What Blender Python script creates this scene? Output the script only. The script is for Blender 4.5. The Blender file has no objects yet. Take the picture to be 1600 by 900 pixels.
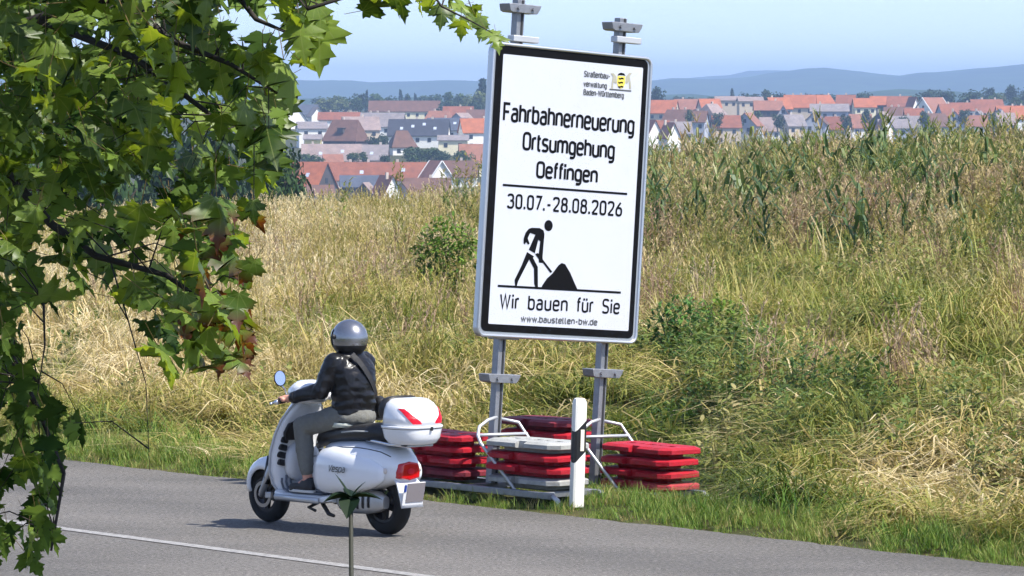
import bpy, bmesh, math, random
import numpy as np
from mathutils import Vector, Matrix, Euler, noise as mnoise

random.seed(7)
rng = np.random.default_rng(7)
R = math.radians
PI = math.pi
S = bpy.context.scene
COL = S.collection

# ------------------------------------------------------------------ camera, sky, sun, exposure
FPX = 7250.0                      # focal length in photograph pixels (1600 wide): a long phone zoom
CAM_H = 3.2                       # the lens stands on a bank, 3.2 m above the road
PITCH = math.atan(305 / FPX)
cd = bpy.data.cameras.new('camera')
cd.sensor_width = 36.0
cd.lens = 36.0 * FPX / 1600.0
cd.clip_start = 0.2
cd.clip_end = 40000
cam = bpy.data.objects.new('camera', cd)
COL.objects.link(cam)
cam.location = (0, 0, CAM_H)
cam.rotation_euler = (PI / 2 - PITCH, 0, 0)
S.camera = cam

SUN_AZ = R(121)                   # compass style: from +Y (away) towards +X (right); the sun is to the right, a little behind
SUN_EL = R(55)
W = bpy.data.worlds.new('World')
S.world = W
W.use_nodes = True
nt = W.node_tree
nt.nodes.clear()
sky = nt.nodes.new('ShaderNodeTexSky')
sky.sky_type = 'NISHITA'
sky.sun_disc = False
sky.sun_elevation = SUN_EL
sky.sun_rotation = SUN_AZ
sky.altitude = 300
sky.air_density = 1.0
sky.dust_density = 0.35
sky.ozone_density = 3.0
bg = nt.nodes.new('ShaderNodeBackground')
bg.inputs['Strength'].default_value = 0.15
wo = nt.nodes.new('ShaderNodeOutputWorld')
tcw = nt.nodes.new('ShaderNodeTexCoord')
mpw = nt.nodes.new('ShaderNodeMapping')       # the clear blue above the horizon reaches lower than the model's yellow band
mpw.inputs['Location'].default_value = (0, 0, .085)
nt.links.new(tcw.outputs['Generated'], mpw.inputs['Vector'])
nt.links.new(mpw.outputs[0], sky.inputs['Vector'])
wb = nt.nodes.new('ShaderNodeMix')              # white balance of the daylight
wb.data_type = 'RGBA'
wb.blend_type = 'MULTIPLY'
wb.inputs[0].default_value = 1
wb.inputs[7].default_value = (1.2, 1.02, 1.0, 1)
nt.links.new(sky.outputs[0], wb.inputs[6])
nt.links.new(wb.outputs[2], bg.inputs[0])
nt.links.new(bg.outputs[0], wo.inputs[0])

sl = bpy.data.lights.new('sun', 'SUN')
sl.energy = 5.0
sl.angle = R(0.53)
sl.color = (1.0, 0.955, 0.88)
so = bpy.data.objects.new('sun', sl)
COL.objects.link(so)
SUN_DIR = Vector((math.sin(SUN_AZ) * math.cos(SUN_EL), math.cos(SUN_AZ) * math.cos(SUN_EL), math.sin(SUN_EL)))
so.rotation_euler = SUN_DIR.to_track_quat('Z', 'Y').to_euler()
so.location = (0, 0, 60)

S.view_settings.view_transform = 'Standard'
S.view_settings.look = 'None'
S.view_settings.exposure = 0.6
S.view_settings.gamma = 1.0
S.view_settings.use_curve_mapping = False
S.render.engine = 'CYCLES'
S.cycles.use_denoising = True
S.cycles.use_adaptive_sampling = True
S.cycles.adaptive_threshold = 0.025
S.cycles.adaptive_min_samples = 12
S.cycles.max_bounces = 6
S.cycles.diffuse_bounces = 2
S.cycles.glossy_bounces = 3
S.cycles.transmission_bounces = 3
S.cycles.caustics_reflective = False
S.cycles.caustics_refractive = False
S.cycles.transparent_max_bounces = 12
S.cycles.volume_bounces = 0

# ------------------------------------------------------------------ geometry of the place
DV = Vector((0.6289, -0.7775, 0))   # along the road, towards the right and the camera
NV = Vector((0.7775, 0.6289, 0))    # across the road, away from the camera
C_EDGE = 22.33                      # NV . P at the far road edge


def at(x, y, Y):
    """world point seen at photograph pixel (x, y) at depth Y"""
    dx = (x - 800) / FPX
    dy = (450 - y) / FPX
    d = Vector((dx, math.cos(PITCH) + dy * math.sin(PITCH), -math.sin(PITCH) + dy * math.cos(PITCH)))
    return Vector((0, 0, CAM_H)) + d * (Y / d.y)


def lerp_table(v, t):
    return float(np.interp(v, [a for a, b in t], [b for a, b in t]))


FAR_Z = [(0, 0), (85, 0.0), (150, -3.0), (400, -13), (900, -25), (1200, -23), (1480, -14.5), (1900, -8), (2300, -7),
         (4000, -12), (6500, -14), (20000, -14)]
FAR_ZX = np.array([a for a, b in FAR_Z], float)
FAR_ZY = np.array([b for a, b in FAR_Z], float)
PROF = [(-60, 2.4), (-22, 1.6), (-12, 0.7), (-8, -0.07), (-7.2, -0.08), (0.12, -0.08), (0.38, 0.0), (0.62, .04), (1.1, 0.04), (1.7, -0.01), (2.6, -0.12),
        (4, 0.0), (7, 0.22), (12, 0.45), (20, 0.62), (30, 0.7), (60, 0.7)]
PRX = np.array([a for a, b in PROF], float)
PRY = np.array([b for a, b in PROF], float)


def gz(X, Y):
    """height of the ground (numpy arrays or floats)"""
    X = np.asarray(X, float)
    Y = np.asarray(Y, float)
    c = X * NV.x + Y * NV.y - C_EDGE
    z = np.interp(np.minimum(c, 60), PRX, PRY)
    w = np.clip((c - 3) / 22.0, 0, 1)
    z = z + w * np.clip(X, -8, 9) * 0.060
    bump = 0.05 * np.sin(X * 1.3 + Y * 0.7) + 0.04 * np.sin(X * 2.9 - Y * 1.7)
    z = z + np.clip((c - 2.5) / 4, 0, 1) * bump * np.clip((120 - Y) / 40, 0, 1)
    far = np.interp(Y, FAR_ZX, FAR_ZY)
    return np.where(Y > 85, np.where(Y < 130, z * (130 - Y) / 45.0, 0) + far, z)


# ------------------------------------------------------------------ helpers: properties, meshes, materials
def tag(o, label=None, cat=None, group=None, kind=None):
    if label:
        o['label'] = label
    if cat:
        o['category'] = cat
    if group:
        o['group'] = group
    if kind:
        o['kind'] = kind
    return o


def empty(name, loc=(0, 0, 0), rot=(0, 0, 0)):
    o = bpy.data.objects.new(name, None)
    o.empty_display_size = 0.1
    COL.objects.link(o)
    o.location = loc
    o.rotation_euler = rot
    return o


def link(name, me, parent=None, loc=None, rot=None):
    o = bpy.data.objects.new(name, me)
    COL.objects.link(o)
    if parent is not None:
        o.parent = parent
    if loc is not None:
        o.location = loc
    if rot is not None:
        o.rotation_euler = rot
    return o


class MB:
    """collects vertices and faces; build() links ONE mesh object"""

    def __init__(self):
        self.v = []
        self.f = []
        self.m = []
        self.mi = 0

    def face(self, idx):
        self.f.append(tuple(idx))
        self.m.append(self.mi)

    def box(self, cx, cy, cz, sx, sy, sz, M=None):
        b = len(self.v)
        for dz in (-.5, .5):
            for dy in (-.5, .5):
                for dx in (-.5, .5):
                    p = Vector((cx + dx * sx, cy + dy * sy, cz + dz * sz))
                    self.v.append(tuple(M @ p) if M else tuple(p))
        for q in ((0, 2, 3, 1), (4, 5, 7, 6), (0, 1, 5, 4), (2, 6, 7, 3), (0, 4, 6, 2), (1, 3, 7, 5)):
            self.face([b + i for i in q])
        return self

    def rings(self, rings, cap=True, closed=True):
        b = len(self.v)
        n = len(rings[0])
        for r in rings:
            for p in r:
                self.v.append(tuple(p))
        for k in range(len(rings) - 1):
            for i in range(n if closed else n - 1):
                j = (i + 1) % n
                self.face((b + k * n + i, b + k * n + j, b + (k + 1) * n + j, b + (k + 1) * n + i))
        if cap:
            self.face([b + i for i in range(n)][::-1])
            self.face([b + (len(rings) - 1) * n + i for i in range(n)])
        return self

    def tube(self, pts, r, n=8, cap=True):
        pts = [Vector(p) for p in pts]
        rs = r if isinstance(r, (list, tuple)) else [r] * len(pts)
        rings = []
        ref = None
        for i, p in enumerate(pts):
            if i == 0:
                t = pts[1] - p
            elif i == len(pts) - 1:
                t = p - pts[i - 1]
            else:
                t = (pts[i + 1] - p).normalized() + (p - pts[i - 1]).normalized()
            t.normalize()
            if ref is None:
                ref = Vector((0, 0, 1)) if abs(t.z) < .9 else Vector((1, 0, 0))
            a = t.cross(ref)
            if a.length < 1e-4:
                a = t.orthogonal()
            a.normalize()
            bq = t.cross(a).normalized()
            ref = -bq if False else ref
            rings.append([p + (a * math.cos(2 * PI * k / n) + bq * math.sin(2 * PI * k / n)) * rs[i] for k in range(n)])
        return self.rings(rings, cap)

    def lathe(self, prof, n=24, axis='y', c=(0, 0, 0)):
        """prof: (radius, along axis) closed loop"""
        c = Vector(c)
        rings = []
        for k in range(n + 1):
            a = 2 * PI * k / n
            ring = []
            for r, h in prof:
                if axis == 'y':
                    ring.append(c + Vector((r * math.cos(a), h, r * math.sin(a))))
                else:
                    ring.append(c + Vector((r * math.cos(a), r * math.sin(a), h)))
            rings.append(ring)
        return self.rings(rings, cap=False)

    def poly(self, pts, M=None):
        b = len(self.v)
        for p in pts:
            p = Vector(p)
            self.v.append(tuple(M @ p) if M else tuple(p))
        self.face(range(b, b + len(pts)))
        return self

    def prism(self, pts2, z0, z1, M=None):
        """extrude a 2D outline (x, y) between z0 and z1"""
        r0 = [Vector((x, y, z0)) for x, y in pts2]
        r1 = [Vector((x, y, z1)) for x, y in pts2]
        if M:
            r0 = [M @ p for p in r0]
            r1 = [M @ p for p in r1]
        return self.rings([r0, r1])

    def mesh(self, name, mats, smooth=False):
        me = bpy.data.meshes.new(name)
        me.from_pydata([tuple(p) for p in self.v], [], self.f)
        for m in (mats if isinstance(mats, (list, tuple)) else [mats]):
            me.materials.append(m)
        me.polygons.foreach_set('material_index', self.m)
        if smooth:
            me.polygons.foreach_set('use_smooth', [True] * len(self.f))
        bm = bmesh.new()
        bm.from_mesh(me)
        bmesh.ops.recalc_face_normals(bm, faces=bm.faces)
        bm.to_mesh(me)
        bm.free()
        me.update()
        return me

    def build(self, name, mats, parent=None, smooth=False, bevel=0, auto=None, subd=0):
        o = link(name, self.mesh(name, mats, smooth or auto is not None), parent)
        if subd:
            s = o.modifiers.new('subdivision', 'SUBSURF')
            s.levels = s.render_levels = subd
        if bevel:
            b = o.modifiers.new('bevel', 'BEVEL')
            b.width = bevel
            b.segments = 2
            b.limit_method = 'ANGLE'
        if auto is not None:
            o.data.set_sharp_from_angle(angle=R(auto))
        return o


MATS = {}


def srgb(r, g, b):
    def k(c):
        c = c / 255.0
        return c / 12.92 if c <= .04045 else ((c + .055) / 1.055) ** 2.4
    return (k(r), k(g), k(b), 1)


def mat(name, col, rough=.6, metal=0, var=0.0, vscale=8.0, bump=0.0, bscale=60.0, spec=.5, coat=0.0, col2=None, coords='Object'):
    if name in MATS:
        return MATS[name]
    m = bpy.data.materials.new(name)
    m.use_nodes = True
    n = m.node_tree
    b = n.nodes['Principled BSDF']
    b.inputs['Roughness'].default_value = rough
    b.inputs['Metallic'].default_value = metal
    b.inputs['Specular IOR Level'].default_value = spec
    if coat:
        b.inputs['Coat Weight'].default_value = coat
        b.inputs['Coat Roughness'].default_value = .05
    col = tuple(col)[:3] + (1,)
    b.inputs['Base Color'].default_value = col
    tc = None
    if var or col2:
        tc = n.nodes.new('ShaderNodeTexCoord')
        nz = n.nodes.new('ShaderNodeTexNoise')
        nz.inputs['Scale'].default_value = vscale
        nz.inputs['Detail'].default_value = 6
        nz.inputs['Roughness'].default_value = .65
        n.links.new(tc.outputs[coords], nz.inputs['Vector'])
        rp = n.nodes.new('ShaderNodeValToRGB')
        c2 = tuple(col2)[:3] + (1,) if col2 else tuple(c * (1 - var) for c in col[:3]) + (1,)
        c1 = col if col2 else tuple(min(1, c * (1 + var)) for c in col[:3]) + (1,)
        rp.color_ramp.elements[0].position = .33
        rp.color_ramp.elements[1].position = .67
        rp.color_ramp.elements[0].color = c2
        rp.color_ramp.elements[1].color = c1
        n.links.new(nz.outputs['Fac'], rp.inputs[0])
        n.links.new(rp.outputs[0], b.inputs['Base Color'])
    if bump:
        tc = tc or n.nodes.new('ShaderNodeTexCoord')
        nb = n.nodes.new('ShaderNodeTexNoise')
        nb.inputs['Scale'].default_value = bscale
        nb.inputs['Detail'].default_value = 4
        n.links.new(tc.outputs[coords], nb.inputs['Vector'])
        bp = n.nodes.new('ShaderNodeBump')
        bp.inputs['Strength'].default_value = bump
        bp.inputs['Distance'].default_value = .02
        n.links.new(nb.outputs['Fac'], bp.inputs['Height'])
        n.links.new(bp.outputs[0], b.inputs['Normal'])
    MATS[name] = m
    return m


# ------------------------------------------------------------------ the ground, the road
def ramp(n, els):
    r = n.nodes.new('ShaderNodeValToRGB')
    cr = r.color_ramp
    while len(cr.elements) < len(els):
        cr.elements.new(.5)
    for e, (p, c) in zip(cr.elements, els):
        e.position = p
        e.color = tuple(c)[:3] + (1,)
    return r


def ground_material():
    m = bpy.data.materials.new('soil and turf')
    m.use_nodes = True
    n = m.node_tree
    b = n.nodes['Principled BSDF']
    b.inputs['Roughness'].default_value = .95
    b.inputs['Specular IOR Level'].default_value = .1
    g = n.nodes.new('ShaderNodeNewGeometry')
    n1 = n.nodes.new('ShaderNodeTexNoise')
    n1.inputs['Scale'].default_value = 1.1
    n1.inputs['Detail'].default_value = 9
    n1.inputs['Roughness'].default_value = .7
    n.links.new(g.outputs['Position'], n1.inputs['Vector'])
    r = ramp(n, [(.3, (.025, .028, .010)), (.5, (.055, .06, .02)), (.7, (.12, .10, .045))])
    n.links.new(n1.outputs['Fac'], r.inputs[0])
    n.links.new(r.outputs[0], b.inputs['Base Color'])
    return m


def build_ground():
    ys = np.concatenate([np.arange(-60, 26, 4.0), np.arange(26, 100, .8), np.geomspace(100, 13500, 46)])
    xs = np.concatenate([-np.geomspace(30, 3000, 14)[::-1], np.arange(-26, 26.1, .8), np.geomspace(30, 3000, 14)])
    X, Y = np.meshgrid(xs, ys)
    Z = gz(X, Y)
    nx, ny = len(xs), len(ys)
    v = np.stack([X.ravel(), Y.ravel(), Z.ravel()], 1)
    f = []
    for j in range(ny - 1):
        for i in range(nx - 1):
            a = j * nx + i
            f.append((a, a + 1, a + nx + 1, a + nx))
    me = bpy.data.meshes.new('ground')
    me.from_pydata(v.tolist(), [], f)
    me.materials.append(ground_material())
    me.polygons.foreach_set('use_smooth', [True] * len(f))
    tag(link('ground', me), kind='structure')


build_ground()


def road_pt(c, s, z):
    p = NV * c + DV * s
    return (p.x, p.y, z)


def strip(name, c0, c1, s0, s1, z, m, n=60, jitter=0.0, kind='structure'):
    """sheet between two lines along the road"""
    mb = MB()
    rows = []
    for i in range(n + 1):
        s = s0 + (s1 - s0) * i / n
        j = jitter * (mnoise.noise((s * 2.1, 3.1, c1)) + .6 * mnoise.noise((s * 9.0, 1.1, c1)))
        rows.append([road_pt(c0, s, z), road_pt(c1 + j, s, z)])
    mb.rings(rows, cap=False, closed=False)
    o = mb.build(name, m)
    if kind:
        tag(o, kind=kind)
    return o


def asphalt():
    m = bpy.data.materials.new('worn asphalt')
    m.use_nodes = True
    n = m.node_tree
    b = n.nodes['Principled BSDF']
    b.inputs['Roughness'].default_value = .85
    b.inputs['Specular IOR Level'].default_value = .25
    g = n.nodes.new('ShaderNodeNewGeometry')
    # stone chips
    v = n.nodes.new('ShaderNodeTexNoise')
    v.inputs['Scale'].default_value = 30
    v.inputs['Detail'].default_value = 8
    v.inputs['Roughness'].default_value = .8
    n.links.new(g.outputs['Position'], v.inputs['Vector'])
    r1 = ramp(n, [(.30, (.026, .025, .022)), (.42, (.088, .084, .076)), (.54, (.152, .146, .134)), (.64, (.255, .245, .226)), (.76, (.48, .46, .43))])
    n.links.new(v.outputs['Fac'], r1.inputs[0])
    # large wear, stretched along the road
    mp = n.nodes.new('ShaderNodeMapping')
    mp.vector_type = 'POINT'
    mp.inputs['Rotation'].default_value = (0, 0, math.atan2(-DV.y, DV.x))
    mp.inputs['Scale'].default_value = (.25, .9, 1)
    n.links.new(g.outputs['Position'], mp.inputs['Vector'])
    w = n.nodes.new('ShaderNodeTexNoise')
    w.inputs['Scale'].default_value = 1.0
    w.inputs['Detail'].default_value = 5
    n.links.new(mp.outputs[0], w.inputs['Vector'])
    r2 = ramp(n, [(.32, (.80, .79, .79)), (.5, (1.0, .985, .98)), (.68, (1.16, 1.13, 1.12))])
    n.links.new(w.outputs['Fac'], r2.inputs[0])
    mx = n.nodes.new('ShaderNodeMix')
    mx.data_type = 'RGBA'
    mx.blend_type = 'MULTIPLY'
    mx.inputs[0].default_value = 1
    n.links.new(r1.outputs[0], mx.inputs[6])
    n.links.new(r2.outputs[0], mx.inputs[7])
    # wheel paths polished along the lanes, a darker oil strip between them
    dt = n.nodes.new('ShaderNodeVectorMath')
    dt.operation = 'DOT_PRODUCT'
    dt.inputs[1].default_value = tuple(NV)
    n.links.new(g.outputs['Position'], dt.inputs[0])
    wob = n.nodes.new('ShaderNodeMath')
    wob.operation = 'MULTIPLY_ADD'
    wob.inputs[1].default_value = .5
    n.links.new(w.outputs['Fac'], wob.inputs[0])
    n.links.new(dt.outputs['Value'], wob.inputs[2])
    mr = n.nodes.new('ShaderNodeMapRange')
    mr.inputs[1].default_value = C_EDGE - 7.15 + .25
    mr.inputs[2].default_value = C_EDGE + .25
    n.links.new(wob.outputs[0], mr.inputs[0])
    one, hi, lo = (1, 1, 1), (1.10, 1.09, 1.08), (.86, .86, .86)
    r3 = ramp(n, [(.0, one), (.12, hi), (.24, lo), (.37, hi), (.49, one), (.62, hi), (.75, lo), (.87, hi), (.97, (.92, .91, .88))])
    n.links.new(mr.outputs[0], r3.inputs[0])
    mx2 = n.nodes.new('ShaderNodeMix')
    mx2.data_type = 'RGBA'
    mx2.blend_type = 'MULTIPLY'
    mx2.inputs[0].default_value = 1
    n.links.new(mx.outputs[2], mx2.inputs[6])
    n.links.new(r3.outputs[0], mx2.inputs[7])
    n.links.new(mx2.outputs[2], b.inputs['Base Color'])
    bp = n.nodes.new('ShaderNodeBump')
    bp.inputs['Strength'].default_value = .5
    bp.inputs['Distance'].default_value = .01
    n.links.new(v.outputs['Fac'], bp.inputs['Height'])
    n.links.new(bp.outputs[0], b.inputs['Normal'])
    return m


def paint():
    m = bpy.data.materials.new('worn road paint')
    m.use_nodes = True
    n = m.node_tree
    b = n.nodes['Principled BSDF']
    b.inputs['Roughness'].default_value = .7
    g = n.nodes.new('ShaderNodeNewGeometry')
    v = n.nodes.new('ShaderNodeTexNoise')
    v.inputs['Scale'].default_value = 22
    v.inputs['Detail'].default_value = 9
    v.inputs['Roughness'].default_value = .75
    n.links.new(g.outputs['Position'], v.inputs['Vector'])
    r = ramp(n, [(.36, (.15, .145, .135)), (.48, (.27, .26, .245)), (.60, (.38, .37, .35))])
    n.links.new(v.outputs['Fac'], r.inputs[0])
    n.links.new(r.outputs[0], b.inputs['Base Color'])
    return m


strip('road', C_EDGE - 7.15, C_EDGE + .02, -75, 30, .001, asphalt(), n=1100, jitter=.06)
strip('centre_line', C_EDGE - 3.60, C_EDGE - 3.48, -75, 30, .006, paint(), n=220, jitter=.008)
# ------------------------------------------------------------------ lettering: a single-stroke road-sign alphabet
X_ = .73


def box_loop(x0, y0, x1, y1):
    return [(x0, y0), (x1, y0), (x1, y1), (x0, y1)]


# glyph: (advance width, [(kind, points)]): L polyline, R polyline with rounded corners, C closed rounded loop, D dot
ARCH = ('R', [(0, .42), (0.02, X_), (.42, X_), (.42, 0)])
GL = {
    'a': (.42, [('R', [(.05, .64), (.08, X_), (.4, X_), (.4, 0)]), ('R', [(.4, .43), (0, .43), (0, 0), (.4, 0), (.4, .2)])]),
    'b': (.42, [('L', [(0, 0), (0, 1)]), ('C', box_loop(0, 0, .42, X_))]),
    'd': (.42, [('L', [(.42, 0), (.42, 1)]), ('C', box_loop(0, 0, .42, X_))]),
    'e': (.42, [('L', [(0, .38), (.42, .38)]), ('R', [(.42, .38), (.42, X_), (0, X_), (0, 0), (.36, 0), (.42, .1)])]),
    'f': (.20, [('R', [(.07, 0), (.07, 1), (.25, 1)]), ('L', [(-.03, X_), (.23, X_)])]),
    'g': (.42, [('C', box_loop(0, 0, .42, X_)), ('R', [(.42, X_), (.42, -.25), (.06, -.25)])]),
    'h': (.42, [('L', [(0, 0), (0, 1)]), ARCH]),
    'i': (.02, [('L', [(.01, 0), (.01, X_)]), ('D', [(.01, .95)])]),
    'l': (.14, [('R', [(0, 1), (0, 0), (.15, 0)])]),
    'm': (.72, [('L', [(0, 0), (0, X_)]), ('R', [(0, .42), (.02, X_), (.36, X_), (.36, 0)]), ('R', [(.36, .42), (.38, X_), (.72, X_), (.72, 0)])]),
    'n': (.42, [('L', [(0, 0), (0, X_)]), ARCH]),
    'r': (.20, [('L', [(0, 0), (0, X_)]), ('R', [(0, .42), (.02, X_), (.25, X_)])]),
    's': (.38, [('R', [(.36, .66), (.33, X_), (0, X_), (0, .38), (.38, .36), (.38, 0), (.03, 0), (0, .08)])]),
    't': (.20, [('R', [(.05, .95), (.05, 0), (.23, 0)]), ('L', [(-.05, X_), (.22, X_)])]),
    'u': (.42, [('R', [(0, X_), (0, 0), (.4, 0), (.42, .3)]), ('L', [(.42, X_), (.42, 0)])]),
    'v': (.42, [('L', [(0, X_), (.21, 0), (.42, X_)])]),
    'w': (.64, [('L', [(0, X_), (.16, 0), (.32, X_), (.48, 0), (.64, X_)])]),
    'p': (.42, [('L', [(0, X_), (0, -.27)]), ('C', box_loop(0, 0, .42, X_))]),
    'ß': (.42, [('R', [(0, 0), (0, 1), (.38, 1), (.38, .56), (.2, .56)]), ('R', [(.2, .56), (.42, .56), (.42, 0), (.15, 0)])]),
    'F': (.42, [('L', [(0, 0), (0, 1), (.44, 1)]), ('L', [(0, .52), (.38, .52)])]),
    'O': (.5, [('C', box_loop(0, 0, .5, 1))]),
    'B': (.48, [('L', [(0, 0), (0, 1)]), ('R', [(0, 1), (.44, 1), (.44, .53), (0, .53)]), ('R', [(0, .53), (.48, .53), (.48, 0), (0, 0)])]),
    'S': (.46, [('R', [(.44, .88), (.4, 1), (0, 1), (0, .53), (.46, .48), (.46, 0), (.03, 0), (0, .12)])]),
    'V': (.5, [('L', [(0, 1), (.25, 0), (.5, 1)])]),
    'W': (.76, [('L', [(0, 1), (.19, 0), (.38, 1), (.57, 0), (.76, 1)])]),
    '0': (.44, [('C', box_loop(0, 0, .44, 1))]),
    '2': (.44, [('R', [(0, .82), (0, 1), (.44, 1), (.44, .6), (0, .02)]), ('L', [(0, 0), (.46, 0)])]),
    '3': (.44, [('R', [(0, .86), (.03, 1), (.42, 1), (.42, .54), (.18, .54)]), ('R', [(.18, .54), (.45, .54), (.45, 0), (.02, 0), (0, .15)])]),
    '6': (.44, [('C', box_loop(0, 0, .44, .58)), ('R', [(.34, 1), (0, .5), (0, .25)])]),
    '7': (.42, [('L', [(0, 1), (.42, 1), (.12, 0)])]),
    '8': (.44, [('C', box_loop(.02, .54, .42, 1)), ('C', box_loop(0, 0, .44, .54))]),
    '.': (.02, [('D', [(.01, .045)])]),
    '-': (.3, [('L', [(.02, .4), (.28, .4)])]),
    ' ': (.22, []),
}
GL['ü'] = (.42, GL['u'][1] + [('D', [(.1, .93)]), ('D', [(.32, .93)])])


def fillet(pts, r, closed=False):
    out = []
    n = len(pts)
    rngi = range(n) if closed else range(1, n - 1)
    if not closed:
        out.append(Vector(pts[0]))
    for i in rngi:
        a, p, b = Vector(pts[i - 1]), Vector(pts[i]), Vector(pts[(i + 1) % n])
        d1 = min(r, (a - p).length * .5)
        d2 = min(r, (b - p).length * .5)
        q1 = p + (a - p).normalized() * d1
        q2 = p + (b - p).normalized() * d2
        for t in (0, .25, .5, .75, 1):
            out.append(q1 * (1 - t) ** 2 + p * (.42 * 0 + 2 * t * (1 - t)) + q2 * t * t)
    if closed:
        out.append(out[0].copy())
    else:
        out.append(Vector(pts[-1]))
    res = [out[0]]
    for p in out[1:]:
        if (p - res[-1]).length > 1e-4:
            res.append(p)
    return res


def ribbon(mb, pts, w, f, closed=False):
    """flat ribbon of width w through 2D pts; f maps 2D to 3D"""
    n = len(pts)
    L, Rr = [], []
    for i, p in enumerate(pts):
        if closed:
            a = pts[i - 1] if i > 0 else pts[-2]
            b = pts[i + 1] if i < n - 1 else pts[1]
        else:
            a = pts[max(i - 1, 0)]
            b = pts[min(i + 1, n - 1)]
        t1 = (p - a).normalized() if (p - a).length > 1e-6 else (b - p).normalized()
        t2 = (b - p).normalized() if (b - p).length > 1e-6 else t1
        t = (t1 + t2)
        t = t.normalized() if t.length > 1e-5 else t1
        nn = Vector((-t.y, t.x))
        k = 1 / max(.45, abs(t.dot(t1)))
        L.append(f(p + nn * w / 2 * k))
        Rr.append(f(p - nn * w / 2 * k))
    b = len(mb.v)
    for q in L + Rr:
        mb.v.append(tuple(q))
    for i in range(n - 1):
        mb.face((b + i, b + i + 1, b + n + i + 1, b + n + i))


def text_mesh(mb, text, u0, u1, v0, cap, stroke, z, slant=0.0, gap=.2, vslope=0.0):
    """set text between u0 and u1 on baseline v0 with capital height cap (sign coordinates)"""
    adv = [GL[c][0] for c in text]
    tot = sum(adv) + gap * (len(text) - 1)
    sx = (u1 - u0 - stroke) / tot
    x = 0
    lay = 0
    for c, a in zip(text, adv):
        for kind, pts in GL[c][1]:
            lay += 1
            zz = z + (lay % 7) * .00012

            def f(p, zz=zz):
                return (p.x, p.y, zz)

            def tr(p):
                return Vector((u0 + stroke / 2 + (x + p[0]) * sx + p[1] * cap * slant, v0 + stroke / 2 + p[1] * (cap - stroke) + vslope * (x + p[0]) * sx))
            if kind == 'D':
                q = tr(pts[0])
                ribbon(mb, [q - Vector((0, stroke * .55)), q + Vector((0, stroke * .55))], stroke * 1.1, f)
                continue
            P = [tr(p) for p in pts]
            rr = .2 * cap
            if kind == 'L':
                ribbon(mb, P, stroke, f)
            elif kind == 'R':
                ribbon(mb, fillet(P, rr), stroke, f)
            else:
                ribbon(mb, fillet(P, rr, True), stroke, f, True)
        x += a + gap
    return mb


# ------------------------------------------------------------------ the big construction sign on its two posts
galv = mat('galvanised steel', srgb(150, 152, 156), .5, .75, var=.12, vscale=20)
galv_light = mat('bright galvanised tube', srgb(198, 200, 202), .45, .45, var=.08)
alu = mat('aluminium frame', srgb(205, 208, 212), .35, .8)
ink = mat('black sign film', (.006, .006, .007), .55, spec=.08)
white_film = mat('white reflective film', (.56, .585, .645), .45, spec=.3, var=.02, vscale=2)

SW, SH = 1.634, 2.33
ROLL = R(4.15)
YAW = R(39)
BL = Vector((-.258, 36.55, 1.279))
uax = Vector((math.cos(YAW), math.sin(YAW), 0))
nax = Vector((math.sin(YAW), -math.cos(YAW), 0))
zax = Vector((0, 0, 1))
uro = uax * math.cos(ROLL) - zax * math.sin(ROLL)
vro = zax * math.cos(ROLL) + uax * math.sin(ROLL)
# sign frame: local X = along the face, Y = up the face, Z = out of the face
SIGN_M = Matrix((uro, vro, nax)).transposed().to_4x4()
SIGN_M.translation = BL
# least squares map pixel -> sign coordinates (homography from the four measured corners)
PXC = [(779, 64), (1018, 91), (997, 537), (746, 527)]
SCC = [(0, SH), (SW, SH), (SW, 0), (0, 0)]
A = []
bb = []
for (x, y), (u, v) in zip(PXC, SCC):
    A.append([x, y, 1, 0, 0, 0, -u * x, -u * y])
    bb.append(u)
    A.append([0, 0, 0, x, y, 1, -v * x, -v * y])
    bb.append(v)
HM = np.linalg.solve(np.array(A, float), np.array(bb, float))


def suv(x, y):
    w = HM[6] * x + HM[7] * y + 1
    return ((HM[0] * x + HM[1] * y + HM[2]) / w, (HM[3] * x + HM[4] * y + HM[5]) / w)


def rrect(x0, y0, x1, y1, r, n=5):
    out = []
    for cx, cy, a0 in ((x1 - r, y0 + r, -90), (x1 - r, y1 - r, 0), (x0 + r, y1 - r, 90), (x0 + r, y0 + r, 180)):
        for k in range(n + 1):
            a = R(a0 + 90 * k / n)
            out.append((cx + r * math.cos(a), cy + r * math.sin(a)))
    return out


P_L = Vector((-.167, 36.6, 0))      # foot of the left post
P_R = P_L + NV * 1.07
sign = empty('construction_sign', (P_L + P_R) / 2)
tag(sign, 'tall white roadworks sign with black border on two steel posts', 'sign')
OFF = (P_L + P_R) / 2
PANEL_M = Matrix.Translation(-OFF) @ SIGN_M


def spart(mb, name, m, parent=sign, **k):
    o = mb.build(name, m, parent, **k)
    return o


def to_panel(mb):
    mb.v = [tuple(PANEL_M @ Vector(p)) for p in mb.v]
    return mb


# panel body with rolled aluminium edge
mb = MB()
mb.prism(rrect(-.03, 0, SW, SH, .07), -.055, 0)
panel = spart(to_panel(mb), 'sign_panel', alu, bevel=.008)
# outer rim: a bright tube round the edge
mb = MB()
pts = rrect(-.018, .012, SW - .012, SH - .012, .06)
mb.tube([(x, y, .002) for x, y in pts + pts[:1]], .014, 8, cap=False)
spart(to_panel(mb), 'rim', alu, panel, smooth=True)


def ring_sheet(mb, o, i, z):
    n = len(o)
    b = len(mb.v)
    for x, y in o:
        mb.v.append((x, y, z))
    for x, y in i:
        mb.v.append((x, y, z))
    for k in range(n):
        j = (k + 1) % n
        mb.face((b + k, b + j, b + n + j, b + n + k))


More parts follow.
